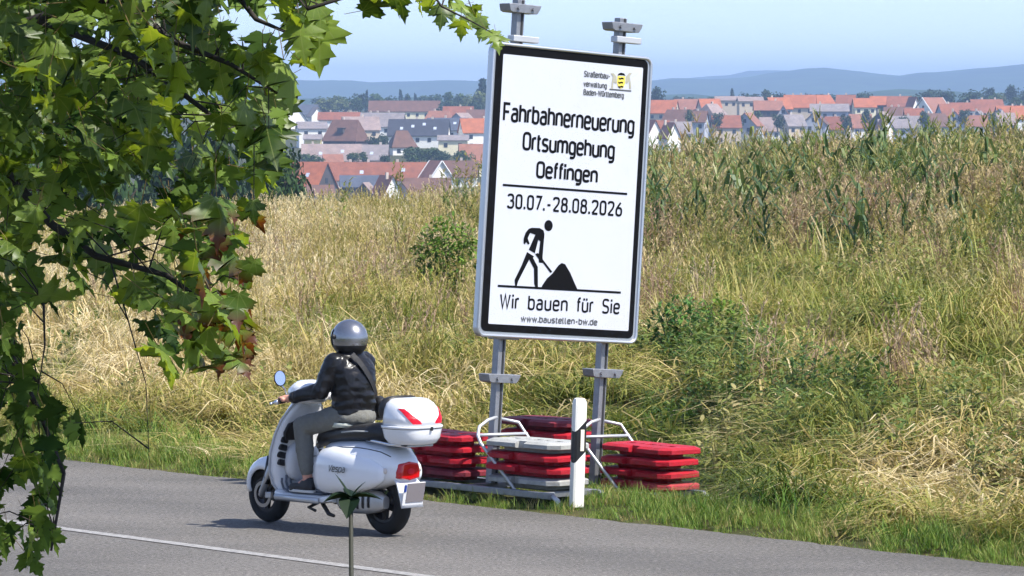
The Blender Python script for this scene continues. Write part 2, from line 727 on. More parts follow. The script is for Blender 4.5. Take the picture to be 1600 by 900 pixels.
ox0, oy0, ox1, oy1 = .008, .045, SW - .045, SH - .025
ix0, iy0, ix1, iy1 = .078, .105, SW - .098, SH - .090
mb = MB()
mb.poly([(x, y, .003) for x, y in rrect(ox0, oy0, ox1, oy1, .05)])
spart(to_panel(mb), 'black_border', ink, panel)
mb = MB()
mb.poly([(x, y, .006) for x, y in rrect(ix0, iy0, ix1, iy1, .012)])
spart(to_panel(mb), 'white_face', white_film, panel)

TXT = [('Fahrbahnerneuerung', (787, 185), (990, 207), 30, .0215, .20),
       ('Ortsumgehung', (817, 229.5), (960, 245), 29, .0215, .2),
       ('Oeffingen', (838, 273), (934, 282), 27, .0215, .2),
       ('30.07.-28.08.2026', (792, 320.5), (972, 333.5), 24, .0175, .26),
       ('Wir bauen für Sie', (778, 481), (969, 488.5), 25, .016, .24)]
ZT = .0085


def set_words(t, u0, v0, u1, v1, cap, st, gp, m):
    """one part for each word of a line"""
    adv = lambda w: sum(GL[c][0] + gp for c in w)
    tot = adv(t) - gp
    sx = (u1 - u0) / tot
    x = 0
    for w in t.split(' '):
        a = adv(w) - gp
        mb = MB()
        sl = (v1 - v0) / (u1 - u0)
        text_mesh(mb, w, u0 + x * sx, u0 + (x + a) * sx, v0 + x * sx * sl, cap, st, ZT, gap=gp, vslope=sl)
        spart(to_panel(mb), 'lettering', m, panel)
        x += a + gp + GL[' '][0] + gp


for t, a, b, h, st, gp in TXT:
    u0, v0 = suv(*a)
    u1, v1 = suv(*b)
    uu, v2 = suv(a[0], a[1] - h)
    set_words(t, u0, v0, u1, v1, v2 - v0, st, gp, ink)
grey_ink = mat('dark grey print', (.09, .095, .1), .5)
for t, a, b, h, st in [('www.baustellen-bw.de', (812, 502), (934, 507), 11, .010),
                       ('Straßenbau-', (913, 118.5), (953, 122.5), 9.5, .009),
                       ('verwaltung', (912, 133), (948, 137), 9, .009),
                       ('Baden-Württemberg', (912, 146), (974, 152), 9.5, .009)]:
    u0, v0 = suv(*a)
    u1, v1 = suv(*b)
    uu, v2 = suv(a[0], a[1] - h)
    mb = MB()
    text_mesh(mb, t, u0, u1, v0, v2 - v0, st, ZT, gap=.22, vslope=(v1 - v0) / (u1 - u0))
    spart(to_panel(mb), 'lettering', grey_ink, panel)
for a, b, w in (((786, 283.5), (980, 298), .017), ((776, 444), (971, 453.5), .017)):
    mb = MB()
    ribbon(mb, [Vector(suv(*a)), Vector(suv(*b))], w, lambda p: (p.x, p.y, ZT))
    spart(to_panel(mb), 'rule_line', ink, panel)


# the digging figure: pixel outlines from the picture of the man
def zp(x, y):                     # coordinates in the enlarged view of the pictogram
    return suv(770 + x * 230 / 986, 320 + y * 210 / 900)


FIG = [
    # torso with arms
    [(241, 140), (262, 133), (315, 135), (340, 150), (347, 175), (340, 250), (333, 330), (335, 372), (308, 370), (306, 320), (318, 225), (305, 215),
     (281, 306), (240, 282), (285, 180), (250, 168), (233, 205), (246, 240), (236, 248), (222, 230), (214, 246), (205, 240), (206, 205), (220, 165)],
    # rear leg
    [(228, 298), (275, 328), (262, 345), (242, 350), (165, 500), (155, 535), (145, 533), (141, 490), (190, 390)],
    # front leg
    [(240, 345), (265, 332), (300, 400), (300, 545), (285, 545), (275, 515), (274, 410)],
    # second hand
    [(283, 312), (300, 304), (312, 318), (306, 345)],
    # shovel
    [(322, 352), (332, 346), (398, 432), (386, 440)],
    # heap
    [(322, 548), (330, 525), (362, 478), (398, 445), (440, 388), (462, 372), (485, 380), (520, 440), (545, 500), (568, 552), (440, 549)],
]
mb = MB()
for k, o in enumerate(FIG):
    mb.poly([(*zp(x, y), ZT + k * .0002) for x, y in o])
hd = []
for k in range(24):
    a = 2 * PI * k / 24
    hd.append((*zp(375 + 28 * math.cos(a), 118 + 37 * math.sin(a)), ZT))
mb.poly(hd)
spart(to_panel(mb), 'digging_figure', ink, panel)


# coat of arms: gold shield with three black lions' bars, crown, two supporters, plinth line
def cp(x, y):
    return suv(890 + x * 120 / 1543, 95 + y * 70 / 900)


gold = mat('gold print', srgb(226, 208, 90), .5)
pale = mat('pale yellow print', srgb(240, 232, 180), .5)
mb = MB()
mb.poly([(*cp(x, y), ZT) for x, y in [(955, 290), (1105, 300), (1105, 430), (1075, 510), (1015, 540), (965, 500), (945, 420)]])
arms = spart(to_panel(mb), 'coat_of_arms', gold, panel)
mb = MB()
for (x0, y0) in ((975, 322), (965, 400), (968, 480)):
    pl = [(x0, y0), (x0 + 30, y0 + 14), (x0 + 60, y0), (x0 + 100, y0 + 12), (x0 + 98, y0 + 40), (x0 + 60, y0 + 34), (x0 + 30, y0 + 46), (x0 + 4, y0 + 34)]
    mb.poly([(*cp(x, y), ZT + .0006) for x, y in pl])
mb.poly([(*cp(x, y), ZT + .0006) for x, y in [(955, 285), (975, 245), (1020, 230), (1080, 245), (1110, 290), (1060, 275), (1000, 272)]])
spart(to_panel(mb), 'emblem_mark', ink, arms)
for s, x0 in ((1, 815), (-1, 1240)):
    mb = MB()
    mb.poly([(*cp(x0 + s * x, y), ZT + .0003) for x, y in [(0, 240), (60, 235), (115, 300), (125, 420), (100, 440), (60, 400), (55, 540), (15, 545), (30, 400), (50, 300)]])
    spart(to_panel(mb), 'supporter', mat('pale grey print', srgb(170, 168, 150), .5), arms)
mb = MB()
ribbon(mb, [Vector(cp(800, 548)), Vector(cp(1225, 585))], .011, lambda p: (p.x, p.y, ZT))
spart(to_panel(mb), 'plinth_line', grey_ink, arms)

# posts behind the panel, leaning with it
lean = vro
for k, P in enumerate((P_L, P_R)):
    u_at = .29 if k == 0 else .29 + 1.07
    top = BL + uro * u_at + vro * (SH + (.36 if k == 0 else .30)) - nax * .10
    low = BL + uro * u_at - nax * .10
    foot = low - vro * ((low.z - (.10 if k == 0 else .035)) / vro.z)
    M = Matrix((uro, nax, vro)).transposed().to_4x4()
    M.translation = foot - OFF
    Lp = (top - foot).length
    mb = MB()
    # square post; a dark strip on its front paints the shade of a groove
    mb.box(0, 0, Lp / 2, .075, .075, Lp, M)
    post = spart(mb, 'post', galv, bevel=.006)
    mb = MB()
    mb.box(.012, .0395, Lp / 2, .018, .006, Lp - .01, M)
    spart(mb, 'post_groove', mat('painted groove shade', (.05, .052, .055), .6, .6), post)
    hz = [(BL.z - foot.z) / vro.z - .345, Lp - .075, (BL.z - foot.z) / vro.z + .01, (BL.z - foot.z) / vro.z + SH + .012]
    for q, h in enumerate(hz):
        mb = MB()
        if q < 2:      # clamp plates with turned-up ends
            prof = [(-.16, .03), (-.145, -.025), (-.12, -.035), (.13, -.035), (.155, .0), (.17, .035), (-.13, .035)]
            r0 = [M @ Vector((x, .085, h + z)) for x, z in prof]
            r1 = [M @ Vector((x, -.05, h + z)) for x, z in prof]
            mb.rings([r0, r1])
            cl = spart(mb, 'clamp', galv, bevel=.004)
            for bx in (-.07, .08):
                mb = MB()
                mb.tube([M @ Vector((bx, .08, h)), M @ Vector((bx, .105, h))], .014, 6)
                spart(mb, 'bolt', galv, cl)
        else:
            mb.box(.03 if q == 3 else 0, .047, h + (.012 if q == 3 else -.02), .26, .084, .05, M)
            spart(mb, 'panel_bracket', galv_light if q == 3 else galv, bevel=.006)
    # splayed tubular brace: an arch from the post to the rails
    A0 = foot - OFF + vro * .50
    side = .245
    shoulder = .36
    pl = [A0 + DV * .03 + NV * (-.01) + zax * .03, A0 - NV * side * .45 + DV * .045 + zax * .012, A0 - NV * side * .85 + DV * .06 - zax * .035,
          A0 - NV * side + DV * .085 - zax * .10, A0 - NV * side + DV * .12 - zax * .16, A0 - NV * side + DV * .56 - zax * .51]
    mb = MB()
    mb.tube([tuple(p) for p in pl], .0135, 8)
    spart(mb, 'brace', galv_light, smooth=True)
    pr = [A0 + DV * .02 + NV * .01 + zax * .02, A0 + NV * side * .8 + DV * .05 - zax * .02, A0 + NV * side + DV * .12 - zax * .14, A0 + NV * side + DV * .56 - zax * .50]
    mb = MB()
    mb.tube([tuple(p) for p in pr], .0135, 8)
    spart(mb, 'brace', galv_light, smooth=True)
    mb = MB()
    mb.tube([tuple(A0 - NV * side + DV * .085 - zax * .10), tuple(A0 + NV * side + DV * .10 - zax * .11)], .0135, 8)
    spart(mb, 'crossbar', galv_light, smooth=True)
    # ground frame: two rails along the road with turned-down feet, cross members
    zr = foot.z - .02
    B0 = Vector((foot.x, foot.y, zr)) - OFF
    for sgn in (-1, 1):
        e0 = B0 + NV * .245 * sgn - DV * 1.1
        e1 = B0 + NV * .245 * sgn + DV * 1.06
        mb = MB()
        ang = math.atan2(DV.y, DV.x)
        RM = Matrix.Translation((e0 + e1) / 2) @ Matrix.Rotation(ang, 4, 'Z')
        mb.box(0, 0, 0, 2.16, .05, .05, RM)
        rail = spart(mb, 'base_rail', galv, bevel=.005)
        for e, s in ((e0, -1), (e1, 1)):
            mb = MB()
            mb.tube([tuple(e), tuple(e + DV * .06 * s - zax * .03), tuple(e + DV * .13 * s - zax * .17)], .02, 8)
            spart(mb, 'foot', galv_light, rail, smooth=True)
    for d in (-.95, 0, .95):
        mb = MB()
        RM = Matrix.Translation(B0 + DV * d + zax * .004) @ Matrix.Rotation(math.atan2(NV.y, NV.x), 4, 'Z')
        mb.box(0, 0, 0, .54, .05, .044, RM)
        spart(mb, 'cross_member', galv, bevel=.004)
    if k == 0:
        FOOT_L = foot.copy()
    else:
        FOOT_R = foot.copy()


# ------------------------------------------------------------------ stacked ballast plates
def plate_mesh(name, m):
    def octa(a, b, ch, z):
        return [Vector(p + (z,)) for p in ((-a + ch, -b), (a - ch, -b), (a, -b + ch * .8), (a, b - ch * .8), (a - ch, b), (-a + ch, b), (-a, b - ch * .8), (-a, -b + ch * .8))]
    mb = MB()
    mb.rings([octa(.31, .11, .05, 0), octa(.315, .115, .05, .030), octa(.43, .205, .085, .036), octa(.44, .215, .085, .041), octa(.44, .215, .085, .072), octa(.40, .18, .075, .089)])
    me = mb.mesh(name, m)
    tmp = bpy.data.objects.new('cutting', me)
    COL.objects.link(tmp)
    cut = MB()
    for (cx, cy, sx, sy) in ((0, 0, .075, .075), (-.25, 0, .09, .055), (.25, 0, .09, .055), (-.03, .205, .10, .07), (-.03, -.205, .10, .07), (-.11, .0, .045, .045), (.11, 0, .045, .045)):
        cut.box(cx, cy, .09 if abs(cy) < .1 else .06, sx, sy, .06 if abs(cy) < .1 else .12)
    cm = cut.mesh('cutter', m)
    co = bpy.data.objects.new('cutter', cm)
    COL.objects.link(co)
    bo = tmp.modifiers.new('b', 'BOOLEAN')
    bo.object = co
    bo.solver = 'EXACT'
    bo.operation = 'DIFFERENCE'
    bpy.context.view_layer.update()
    dg = bpy.context.evaluated_depsgraph_get()
    out = bpy.data.meshes.new_from_object(tmp.evaluated_get(dg))
    out.name = name
    bpy.data.objects.remove(tmp)
    bpy.data.objects.remove(co)
    return out


red_p = mat('red recycled plastic', srgb(186, 30, 46), .55, var=.35, vscale=7, bump=.25, bscale=40, spec=.3, col2=srgb(150, 34, 44))
dkred_p = mat('dark red ballast plastic', srgb(118, 34, 46), .7, var=.35, vscale=8, bump=.15, bscale=40)  # a darker, rougher red for some of the plates
grey_p = mat('grey recycled plastic', srgb(165, 165, 160), .65, var=.2, vscale=9, bump=.15, bscale=40)
pale_p = mat('faded pink plastic', srgb(176, 60, 68), .6, var=.25, vscale=9, bump=.15, bscale=40)
PM = {'red': plate_mesh('plate_red', red_p), 'dkred': plate_mesh('plate_dark_red', dkred_p), 'grey': plate_mesh('plate_grey', grey_p), 'faded': plate_mesh('plate_faded', pale_p)}
CN = {'red': 'red', 'dkred': 'dark red', 'grey': 'grey', 'faded': 'faded pinkish red'}
ORD = ['lowest', 'second lowest', 'third lowest', 'fourth lowest', 'fifth lowest']
LEG_GREY = mat('plate handle steel', srgb(150, 150, 150), .5, .6)
STACKS = [
    (FOOT_R + DV * .66 + NV * .03, -.02, ['faded', 'red', 'red', 'red'], 'stack right of the guide post'),
    (FOOT_R - DV * .60, .03, ['dkred', 'red', 'dkred', 'red', 'dkred'], 'stack behind the grey topped one'),
    (FOOT_L + DV * .58, .0, ['grey', 'red', 'red', 'grey'], 'stack left of the guide post'),
    (FOOT_L - DV * .60, .0, ['dkred', 'red', 'red', 'red'], 'stack behind the scooter top case'),
]
for base, dz, cols, where in STACKS:
    z = base.z + .010 + dz
    for i, c in enumerate(cols):
        a = math.atan2(DV.y, DV.x) + R(random.uniform(-3, 3)) + (PI if i % 2 else 0)
        o = link('ballast_plate', PM[c], None, (base.x + random.uniform(-.012, .012), base.y + random.uniform(-.012, .012), z), (R(random.uniform(-.6, .6)), R(random.uniform(-.8, .8)), a))
        pos = 'topmost' if i == len(cols) - 1 else ORD[i]
        tag(o, '%s ballast plate, %s in the %s' % (CN[c], pos, where), 'ballast plate', 'stacked ballast plates')
        z += .094

# ------------------------------------------------------------------ guide post
gp_base = Vector((.4855, 35.62, .015))
gpo = empty('guide_post', gp_base, (0, R(2.3), R(39)))
tag(gpo, 'white plastic guide post with slanted black band beside the road', 'guide post')
wp = mat('white post plastic', srgb(232, 230, 220), .55, var=.05, vscale=5)
GH = .84


def gp_ring(z, k=1.0, tilt=0):
    # rounded triangular section, flat face towards the traffic (local -Y), seen at a slant
    k *= .84
    pts = [(-.066, -.045), (-.05, -.06), (.05, -.06), (.066, -.045), (.06, .0), (.03, .05), (0, .06), (-.03, .05), (-.06, 0)]
    return [Vector((x * k, y * k, z + tilt * x)) for x, y in pts]


mb = MB()
mb.rings([gp_ring(0), gp_ring(GH - .06), gp_ring(GH - .025, .93), gp_ring(GH - .005, .72), gp_ring(GH, .35)])
spart(mb, 'post_body', wp, gpo, auto=40)
mb = MB()
mb.rings([gp_ring(.39, 1.03, .75), gp_ring(.63, 1.03, .75)])
band = spart(mb, 'black_band', mat('black band', (.008, .008, .009), .5), gpo)
mb = MB()
mb.box(.006, -.0545, .515, .036, .006, .165)
spart(mb, 'reflector', mat('cream reflector', srgb(238, 228, 205), .3), band, bevel=.002)
# ------------------------------------------------------------------ scooter (local: x forward, y left, z up)
SC_F = Vector((-.676, .737, 0)).normalized()
SC_ANG = math.atan2(SC_F.y, SC_F.x)
SC_LOC = Vector((-1.353, 33.98, .004))
sc = empty('motor_scooter', SC_LOC, (0, 0, SC_ANG))
tag(sc, 'white motor scooter with white top case driving away on the road', 'scooter')

white = mat('white scooter paint', srgb(236, 238, 240), .22, coat=.6, spec=.5, var=.012, vscale=3)
white_in = mat('white inner plastic', srgb(222, 224, 226), .4)
blackp = mat('black plastic', (.012, .012, .013), .5, var=.15, vscale=20)
rubber = mat('tyre rubber', (.012, .012, .012), .8, bump=.2, bscale=90)
seatm = mat('black seat vinyl', (.016, .016, .017), .45, bump=.1, bscale=80)
chrome = mat('chrome', (.75, .76, .78), .12, 1.0)
alloy = mat('dark alloy', (.035, .035, .038), .45, .6)
alloy_l = mat('cast aluminium', (.5, .51, .52), .45, .8, var=.1)
redl = mat('red lamp lens', srgb(190, 8, 22), .12, coat=.5)
redl2 = mat('bright red lens', srgb(206, 18, 44), .38, spec=.3)
greyplate = mat('plain grey plate', srgb(128, 122, 124), .6)


def sell(cx, cz, w, zt, zb, x, n=24, e=2.6):
    """super-ellipse ring in the y-z plane at x"""
    h = (zt - zb) / 2
    zc = (zt + zb) / 2
    out = []
    for k in range(n):
        a = 2 * PI * k / n
        c_, s_ = math.cos(a), math.sin(a)
        out.append(Vector((x, cx + w * math.copysign(abs(c_) ** (2 / e), c_), zc + h * math.copysign(abs(s_) ** (2 / e), s_))))
    return out


def wheel(name, x, r, w, rim_r):
    wr = empty(name)
    wr.parent = sc
    wr.location = (x, 0, r)
    mb = MB()
    prof = []
    for k in range(17):
        a = PI * k / 16
        prof.append((rim_r + (r - rim_r) * math.sin(a) ** .6, -w / 2 * math.cos(a)))
    prof += [(rim_r - .012, w / 2 * .8), (rim_r - .012, -w / 2 * .8)]
    mb.lathe(prof, 40)
    mb.build('tyre', rubber, wr, auto=50)
    mb = MB()
    mb.lathe([(rim_r - .0, -w * .36), (rim_r + .004, -w * .42), (rim_r - .03, -w * .40), (rim_r - .035, 0), (rim_r - .03, w * .40), (rim_r + .004, w * .42), (rim_r, w * .36), (rim_r - .015, 0)], 40)
    mb.build('rim', alloy, wr, auto=40)
    for sy in (-1, 1):
        mb = MB()
        mb.lathe([(rim_r - .004, sy * w * .425), (rim_r + .005, sy * w * .425), (rim_r + .005, sy * w * .445), (rim_r - .004, sy * w * .445)], 40)
        mb.build('rim_edge', alloy_l, wr)
    for k in range(5):
        a = 2 * PI * k / 5 + .3
        mb = MB()
        M = Matrix.Rotation(a, 4, 'Y')
        mb.prism([(.03, -.03), (rim_r - .02, -.016), (rim_r - .02, .016), (.03, .03)], -.014, .014, M @ Matrix.Translation((0, .018, 0)) @ Matrix.Rotation(R(90), 4, 'X'))
        mb.build('spoke', alloy, wr, bevel=.004)
    mb = MB()
    mb.tube([(0, -w * .45, 0), (0, w * .5, 0)], .042, 20)
    mb.build('hub', alloy, wr, bevel=.004)
    return wr


fw = wheel('front_wheel', .67, .213, .105, .142)
mb = MB()
mb.lathe([(.072, .066), (.098, .066), (.098, .069), (.072, .069)], 32)
mb.build('brake_disc', mat('brake disc', (.35, .35, .36), .3, .9), fw)
rw = wheel('rear_wheel', -.67, .226, .12, .148)

# front fork arm and fender
mb = MB()
mb.tube([(.67, .075, .213), (.63, .10, .23), (.55, .09, .42), (.47, .03, .60)], [.026, .03, .028, .03], 10)
mb.build('fork_arm', alloy_l, sc, smooth=True)
mb = MB()
mb.tube([(.60, .085, .30), (.55, .08, .50)], [.034, .034], 12)
mb.build('shock_absorber', blackp, sc, smooth=True)
mb = MB()
mb.box(.57, .088, .215, .07, .03, .05)
mb.build('brake_caliper', alloy_l, sc, bevel=.008)
rings = []
for k in range(15):
    a = R(8 + k * 172 / 14 - 10)
    # arch over the wheel, front to rear
    rr = .252 + .02 * math.sin(a)
    ring = []
    hw = .095 * (0.35 + .65 * math.sin(max(0.02, min(PI, a * .93 + .12))) ** .5)
    for j in range(11):
        b = R(-105 + 210 * j / 10)
        rad = rr - .075 * (1 - math.cos(b))
        ring.append(Vector((  .655 + rad * math.cos(a), hw * math.sin(b) * 1.0, .225 + rad * math.sin(a))))
    rings.append(ring)
mb = MB()
mb.rings(rings, cap=False, closed=False)
fo = mb.build('front_fender', white, sc, smooth=True)
sm = fo.modifiers.new('thickness', 'SOLIDIFY')
sm.thickness = .006

# leg shield: horizontal sections from the floor to the steering head
LS = [(.25, .16, .37, .43, .32), (.32, .205, .39, .49, .335), (.42, .24, .385, .53, .335), (.55, .25, .36, .525, .315), (.68, .24, .32, .49, .285), (.79, .205, .285, .435, .25),
      (.87, .155, .25, .39, .215), (.93, .11, .225, .35, .195)]
rings = []
for z, w, xe, xn, xi in LS:
    ring = []
    for k in range(17):
        t = -1 + 2 * k / 16
        ring.append(Vector((xe + (xn - xe) * (1 - abs(t) ** 2.2), w * t, z)))
    for k in range(1, 12):
        t = 1 - 2 * k / 12
        ring.append(Vector((xi - .012 * (1 - abs(t)) + (xe - .02 - xi) * abs(t) ** 6, w * t, z)))
    rings.append(ring)
mb = MB()
mb.rings(rings)
ls = mb.build('leg_shield', white, sc, smooth=True, bevel=0)
# pale edge trim down both sides
for s in (-1, 1):
    mb = MB()
    mb.tube([(xe, s * w, z) for z, w, xe, xn, xi in LS], .010, 8)
    mb.build('edge_trim', mat('trim grey', srgb(196, 198, 200), .35), ls, smooth=True)


def inner_x(z):
    return float(np.interp(z, [q[0] for q in LS], [q[4] for q in LS]))


def inner_w(z):
    return float(np.interp(z, [q[0] for q in LS], [q[1] for q in LS]))


# radiator slots on the inner left and right
for s in (1, -1):
    for k in range(4):
        z = .475 + k * .056
        x = inner_x(z)
        y = s * (inner_w(z) - .072)
        mb = MB()
        w2 = .036 - .004 * abs(k - 1.2)
        M = Matrix.Translation((x - .004, y, z)) @ Matrix.Rotation(R(14 * s), 4, 'X')
        mb.prism(rrect(-w2, -.022, w2, .022, .012, 3), -.012, .012, M @ Matrix.Rotation(R(90), 4, 'Y') @ Matrix.Rotation(R(90), 4, 'Z'))
        mb.build('air_vent', blackp, ls)
# glove box door, and a black piece painting the shadow above it
mb = MB()
mb.rings([sell(.0, .6, .15, .62, .34, .318), sell(.0, .6, .155, .63, .33, .295), sell(0, .6, .14, .61, .35, .255), sell(0, .6, .10, .58, .39, .238)])
gb = mb.build('glove_box', white_in, sc, smooth=True)
mb = MB()
mb.box(.236, 0, .515, .01, .17, .006)
mb.build('glove_box_seam', blackp, gb)
mb = MB()
mb.rings([[Vector((inner_x(z) + d, y, z)) for y, z in ((.055, .64), (.175, .64), (.19, .70), (.165, .765), (.10, .785), (.055, .74))] for d in (.012, -.022)])
mb.build('glove_box_shadow', blackp, sc, bevel=.006)
mb = MB()
mb.tube([(.22, -.06, .70), (.20, -.06, .70)], .02, 12)
mb.build('ignition_lock', chrome, sc)

# floor board with ribs, side sill
rings = []
for x, w, zt, zb in ((.40, .15, .30, .25), (.36, .21, .275, .225), (.25, .225, .262, .205), (0, .225, .262, .20), (-.16, .21, .262, .20), (-.24, .17, .28, .21)):
    rings.append(sell(0, 0, w, zt, zb, x, 20, 4))
mb = MB()
mb.rings(rings)
fb = mb.build('floor_board', white, sc, auto=45)
ribm = mat('grey foot rubber', srgb(92, 98, 108), .7)
for s in (-1, 1):
    for k in range(3):
        y = s * (.085 + .043 * k)
        mb = MB()
        mb.tube([(.318, y, .40 - .02 * k), (.322, y, .33), (.30, y, .285), (.24, y, .27), (-.14, y, .27)], .0085, 6)
        mb.build('foot_rib', ribm, fb, smooth=True)
for s in (-1, 1):
    mb = MB()
    mb.rings([[Vector((x, s * (w + .002), z)) for z, w in ((.248, .222), (.232, .232), (.212, .230), (.20, .218))] for x in (.34, .1, -.16)], cap=False, closed=False)
    o = mb.build('sill_trim', mat('silver sill', srgb(190, 194, 198), .3, .5), fb, smooth=True)
    sd = o.modifiers.new('t', 'SOLIDIFY')
    sd.thickness = .008
# centre stand and engine, silver transmission case on the left, exhaust on the right
mb = MB()
mb.tube([(-.08, .12, .20), (-.20, .16, .13), (-.27, .17, .12)], [.016, .016, .012], 8)
mb.tube([(-.02, .10, .20), (.04, .15, .16), (-.06, .17, .145)], [.012, .012, .012], 8)
mb.build('centre_stand', blackp, sc, smooth=True)
mb = MB()
mb.rings([sell(.085, 0, .03, .30, .20, -.22, 20, 3), sell(.10, 0, .05, .33, .16, -.30, 20, 3), sell(.105, 0, .055, .33, .145, -.45, 20, 3), sell(.105, 0, .055, .33, .15, -.58, 20, 3), sell(.105, 0, .05, .32, .17, -.70, 20, 3), sell(.10, 0, .03, .29, .20, -.77, 20, 3)])
en = mb.build('transmission_case', alloy_l, sc, auto=50)
for k in range(5):
    mb = MB()
    mb.rings([sell(.155, 0, .012, .30 - .008 * abs(k - 2), .185 + .008 * abs(k - 2), -.40 - .06 * k + d, 14, 3) for d in (-.009, .009)])
    mb.build('cooling_rib', alloy, en)
mb = MB()
mb.box(-.32, 0, .27, .42, .16, .16)
mb.build('engine_block', blackp, sc, bevel=.03)
mb = MB()
mb.tube([(-.30, -.13, .20), (-.45, -.15, .20), (-.55, -.15, .24), (-.80, -.15, .28)], [.025, .03, .05, .045], 14)
mb.build('exhaust', mat('exhaust steel', (.25, .25, .26), .35, .9), sc, auto=50)

# rear body
RB = [(-.07, .085, .600, .30), (-.10, .15, .640, .275), (-.17, .205, .662, .265), (-.28, .245, .675, .268), (-.42, .262, .682, .285), (-.56, .258, .685, .310), (-.68, .232, .672, .335),
      (-.77, .19, .650, .36), (-.84, .145, .61, .38), (-.885, .115, .57, .40), (-.905, .08, .54, .42)]
mb = MB()
mb.rings([sell(0, 0, w, zt, zb, x, 32, 2.7) for x, w, zt, zb in RB])
rb = mb.build('rear_body', white, sc, smooth=True)
# side cowls stand proud of the body
for s in (-1, 1):
    mb = MB()
    rings = []
    for x, w, zt, zb in ((-.10, .03, .50, .36), (-.13, .07, .57, .30), (-.20, .093, .615, .285), (-.32, .106, .635, .285), (-.46, .106, .63, .30), (-.60, .092, .605, .32), (-.72, .068, .57, .35), (-.80, .035, .52, .39), (-.83, .012, .49, .42)):
        rings.append(sell(s * .178, 0, w, zt, zb, x, 24, 2.5))
    mb.rings(rings)
    mb.build('side_cowl', white, rb, smooth=True)
    mb = MB()
    loop = []
    for x, w, zt, zb in RB[2:9]:
        t_ = .80
        loop.append(Vector((x, s * (w * .78 + .004), (zt + zb) / 2 + (zt - zb) * .375)))
    mb.tube([tuple(p) for p in loop], .0035, 6)
    mb.build('panel_gap', blackp, rb, smooth=True)
# side script and small badge on the left cowl
chs = mat('dark chrome badge', (.12, .13, .14), .3, .8)


def side_text(t, x0, x1, z0, cap, st, y, m, slant, parent):
    mb = MB()
    text_mesh(mb, t, 0, x0 - x1, 0, cap, st, 0, slant=slant, gap=.16)
    M = Matrix(((-1, 0, 0), (0, 0, 1), (0, 1, 0))).to_4x4()   # text x -> -x, text y -> z, out -> y
    M.translation = (x0, y, z0)
    out = []
    for p in mb.v:
        q = M @ Vector(p)
        out.append(q)
    mb.v = [tuple(q) for q in out]
    return mb.build('badge_lettering', m, parent)


side_text('Vespa', -.34, -.53, .455, .052, .007, .2915, chs, .35, rb)
mb = MB()
mb.box(-.70, .236, .48, .06, .012, .035, Matrix.Rotation(0, 4, 'Z'))
mb.build('model_badge', mat('blue grey badge', srgb(120, 134, 152), .3, .4), rb, bevel=.004)
# rear mudguard, number plate, tail lamp
mb = MB()
mb.rings([[Vector((x, y, z)) for y in (-hw, -hw * .5, 0, hw * .5, hw)] for x, z, hw in ((-.84, .44, .10), (-.90, .39, .11), (-.93, .29, .105), (-.945, .215, .10))], cap=False, closed=False)
o = mb.build('plate_holder', white_in, sc, smooth=True)
sd = o.modifiers.new('t', 'SOLIDIFY')
sd.thickness = .012
PMt = Matrix.Translation((-.955, 0.0, .315)) @ Matrix.Rotation(R(-12), 4, 'Y')
mb = MB()
mb.box(0, 0, 0, .006, .20, .17, PMt)
npl = mb.build('number_plate', mat('white plate', srgb(225, 225, 225), .4), sc, bevel=.003)
mb = MB()
mb.box(-.005, -.012, .010, .004, .165, .14, PMt)
mb.build('plate_face', greyplate, npl)
mb = MB()
mb.box(-.005, .088, .045, .004, .018, .05, PMt)
mb.build('blue_strip', mat('plate blue', srgb(30, 60, 150), .4), npl)
mb = MB()
mb.rings([[Vector((x, s_ * w, z)) for s_, z in ((-1, .425), (-1.05, .47), (-.9, .53), (0, .545), (.9, .53), (1.05, .47), (1, .425), (0, .41))] for x, w in ((-.84, .115), (-.90, .102), (-.925, .082))])
tl = mb.build('tail_light', redl, sc, bevel=.012)
mb = MB()
mb.rings([sell(0, 0, .03, .495, .455, x, 14, 2.2) for x in (-.92, -.933)])
mb.build('lamp_glass', redl2, tl)
for s in (-1, 1):
    mb = MB()
    mb.rings([sell(s * .165, 0, w, .50, .46, x, 12, 2.2) for x, w in ((-.76, .025), (-.81, .022), (-.84, .012))])
    mb.build('turn_signal', mat('clear lens', srgb(215, 205, 195), .15), sc, smooth=True)

# seat
mb = MB()
SE = [(.02, .07, .665, .60), (-.02, .115, .725, .61), (-.12, .15, .755, .635), (-.26, .165, .765, .655), (-.38, .17, .785, .665), (-.52, .168, .805, .67), (-.66, .155, .81, .675), (-.76, .12, .795, .68), (-.80, .07, .765, .69)]
mb.rings([sell(0, 0, w, zt, zb, x, 22, 3) for x, w, zt, zb in SE])
se = mb.build('seat', seatm, sc, smooth=True)
mb = MB()
mb.tube([(-.36, .172, .735), (-.50, .174, .75), (-.64, .162, .755)], .006, 6)
mb.build('seat_piping', mat('grey piping', srgb(170, 172, 170), .5), se, smooth=True)
# grab rail and rack
for s in (-1, 1):
    mb = MB()
    mb.tube([(-.62, s * .15, .69), (-.72, s * .17, .69), (-.84, s * .14, .672), (-1.03, s * .10, .665)], .011, 8)
    mb.build('grab_rail', chrome, sc, smooth=True)
mb = MB()
mb.prism(rrect(-1.05, -.12, -.76, .12, .03), .660, .673)
mb.build('rack_plate', mat('rack grey', srgb(175, 178, 180), .4, .5), sc, bevel=.003)

# top case
TCX, TCW = -.945, .205


def tc_ring(z, k, kx, dx=0):
    """rounded plan: flat front, bowed back"""
    out = []
    for i in range(36):
        a = 2 * PI * i / 36
        c_, s_ = math.cos(a), math.sin(a)
        x = math.copysign(abs(c_) ** (2 / 3.2), c_) * .178 * kx
        y = math.copysign(abs(s_) ** (2 / 3.2), s_) * TCW * k
        y *= 1 - .12 * max(0, -x / .178) ** 2
        out.append(Vector((TCX + x + dx, y, z)))
    return out


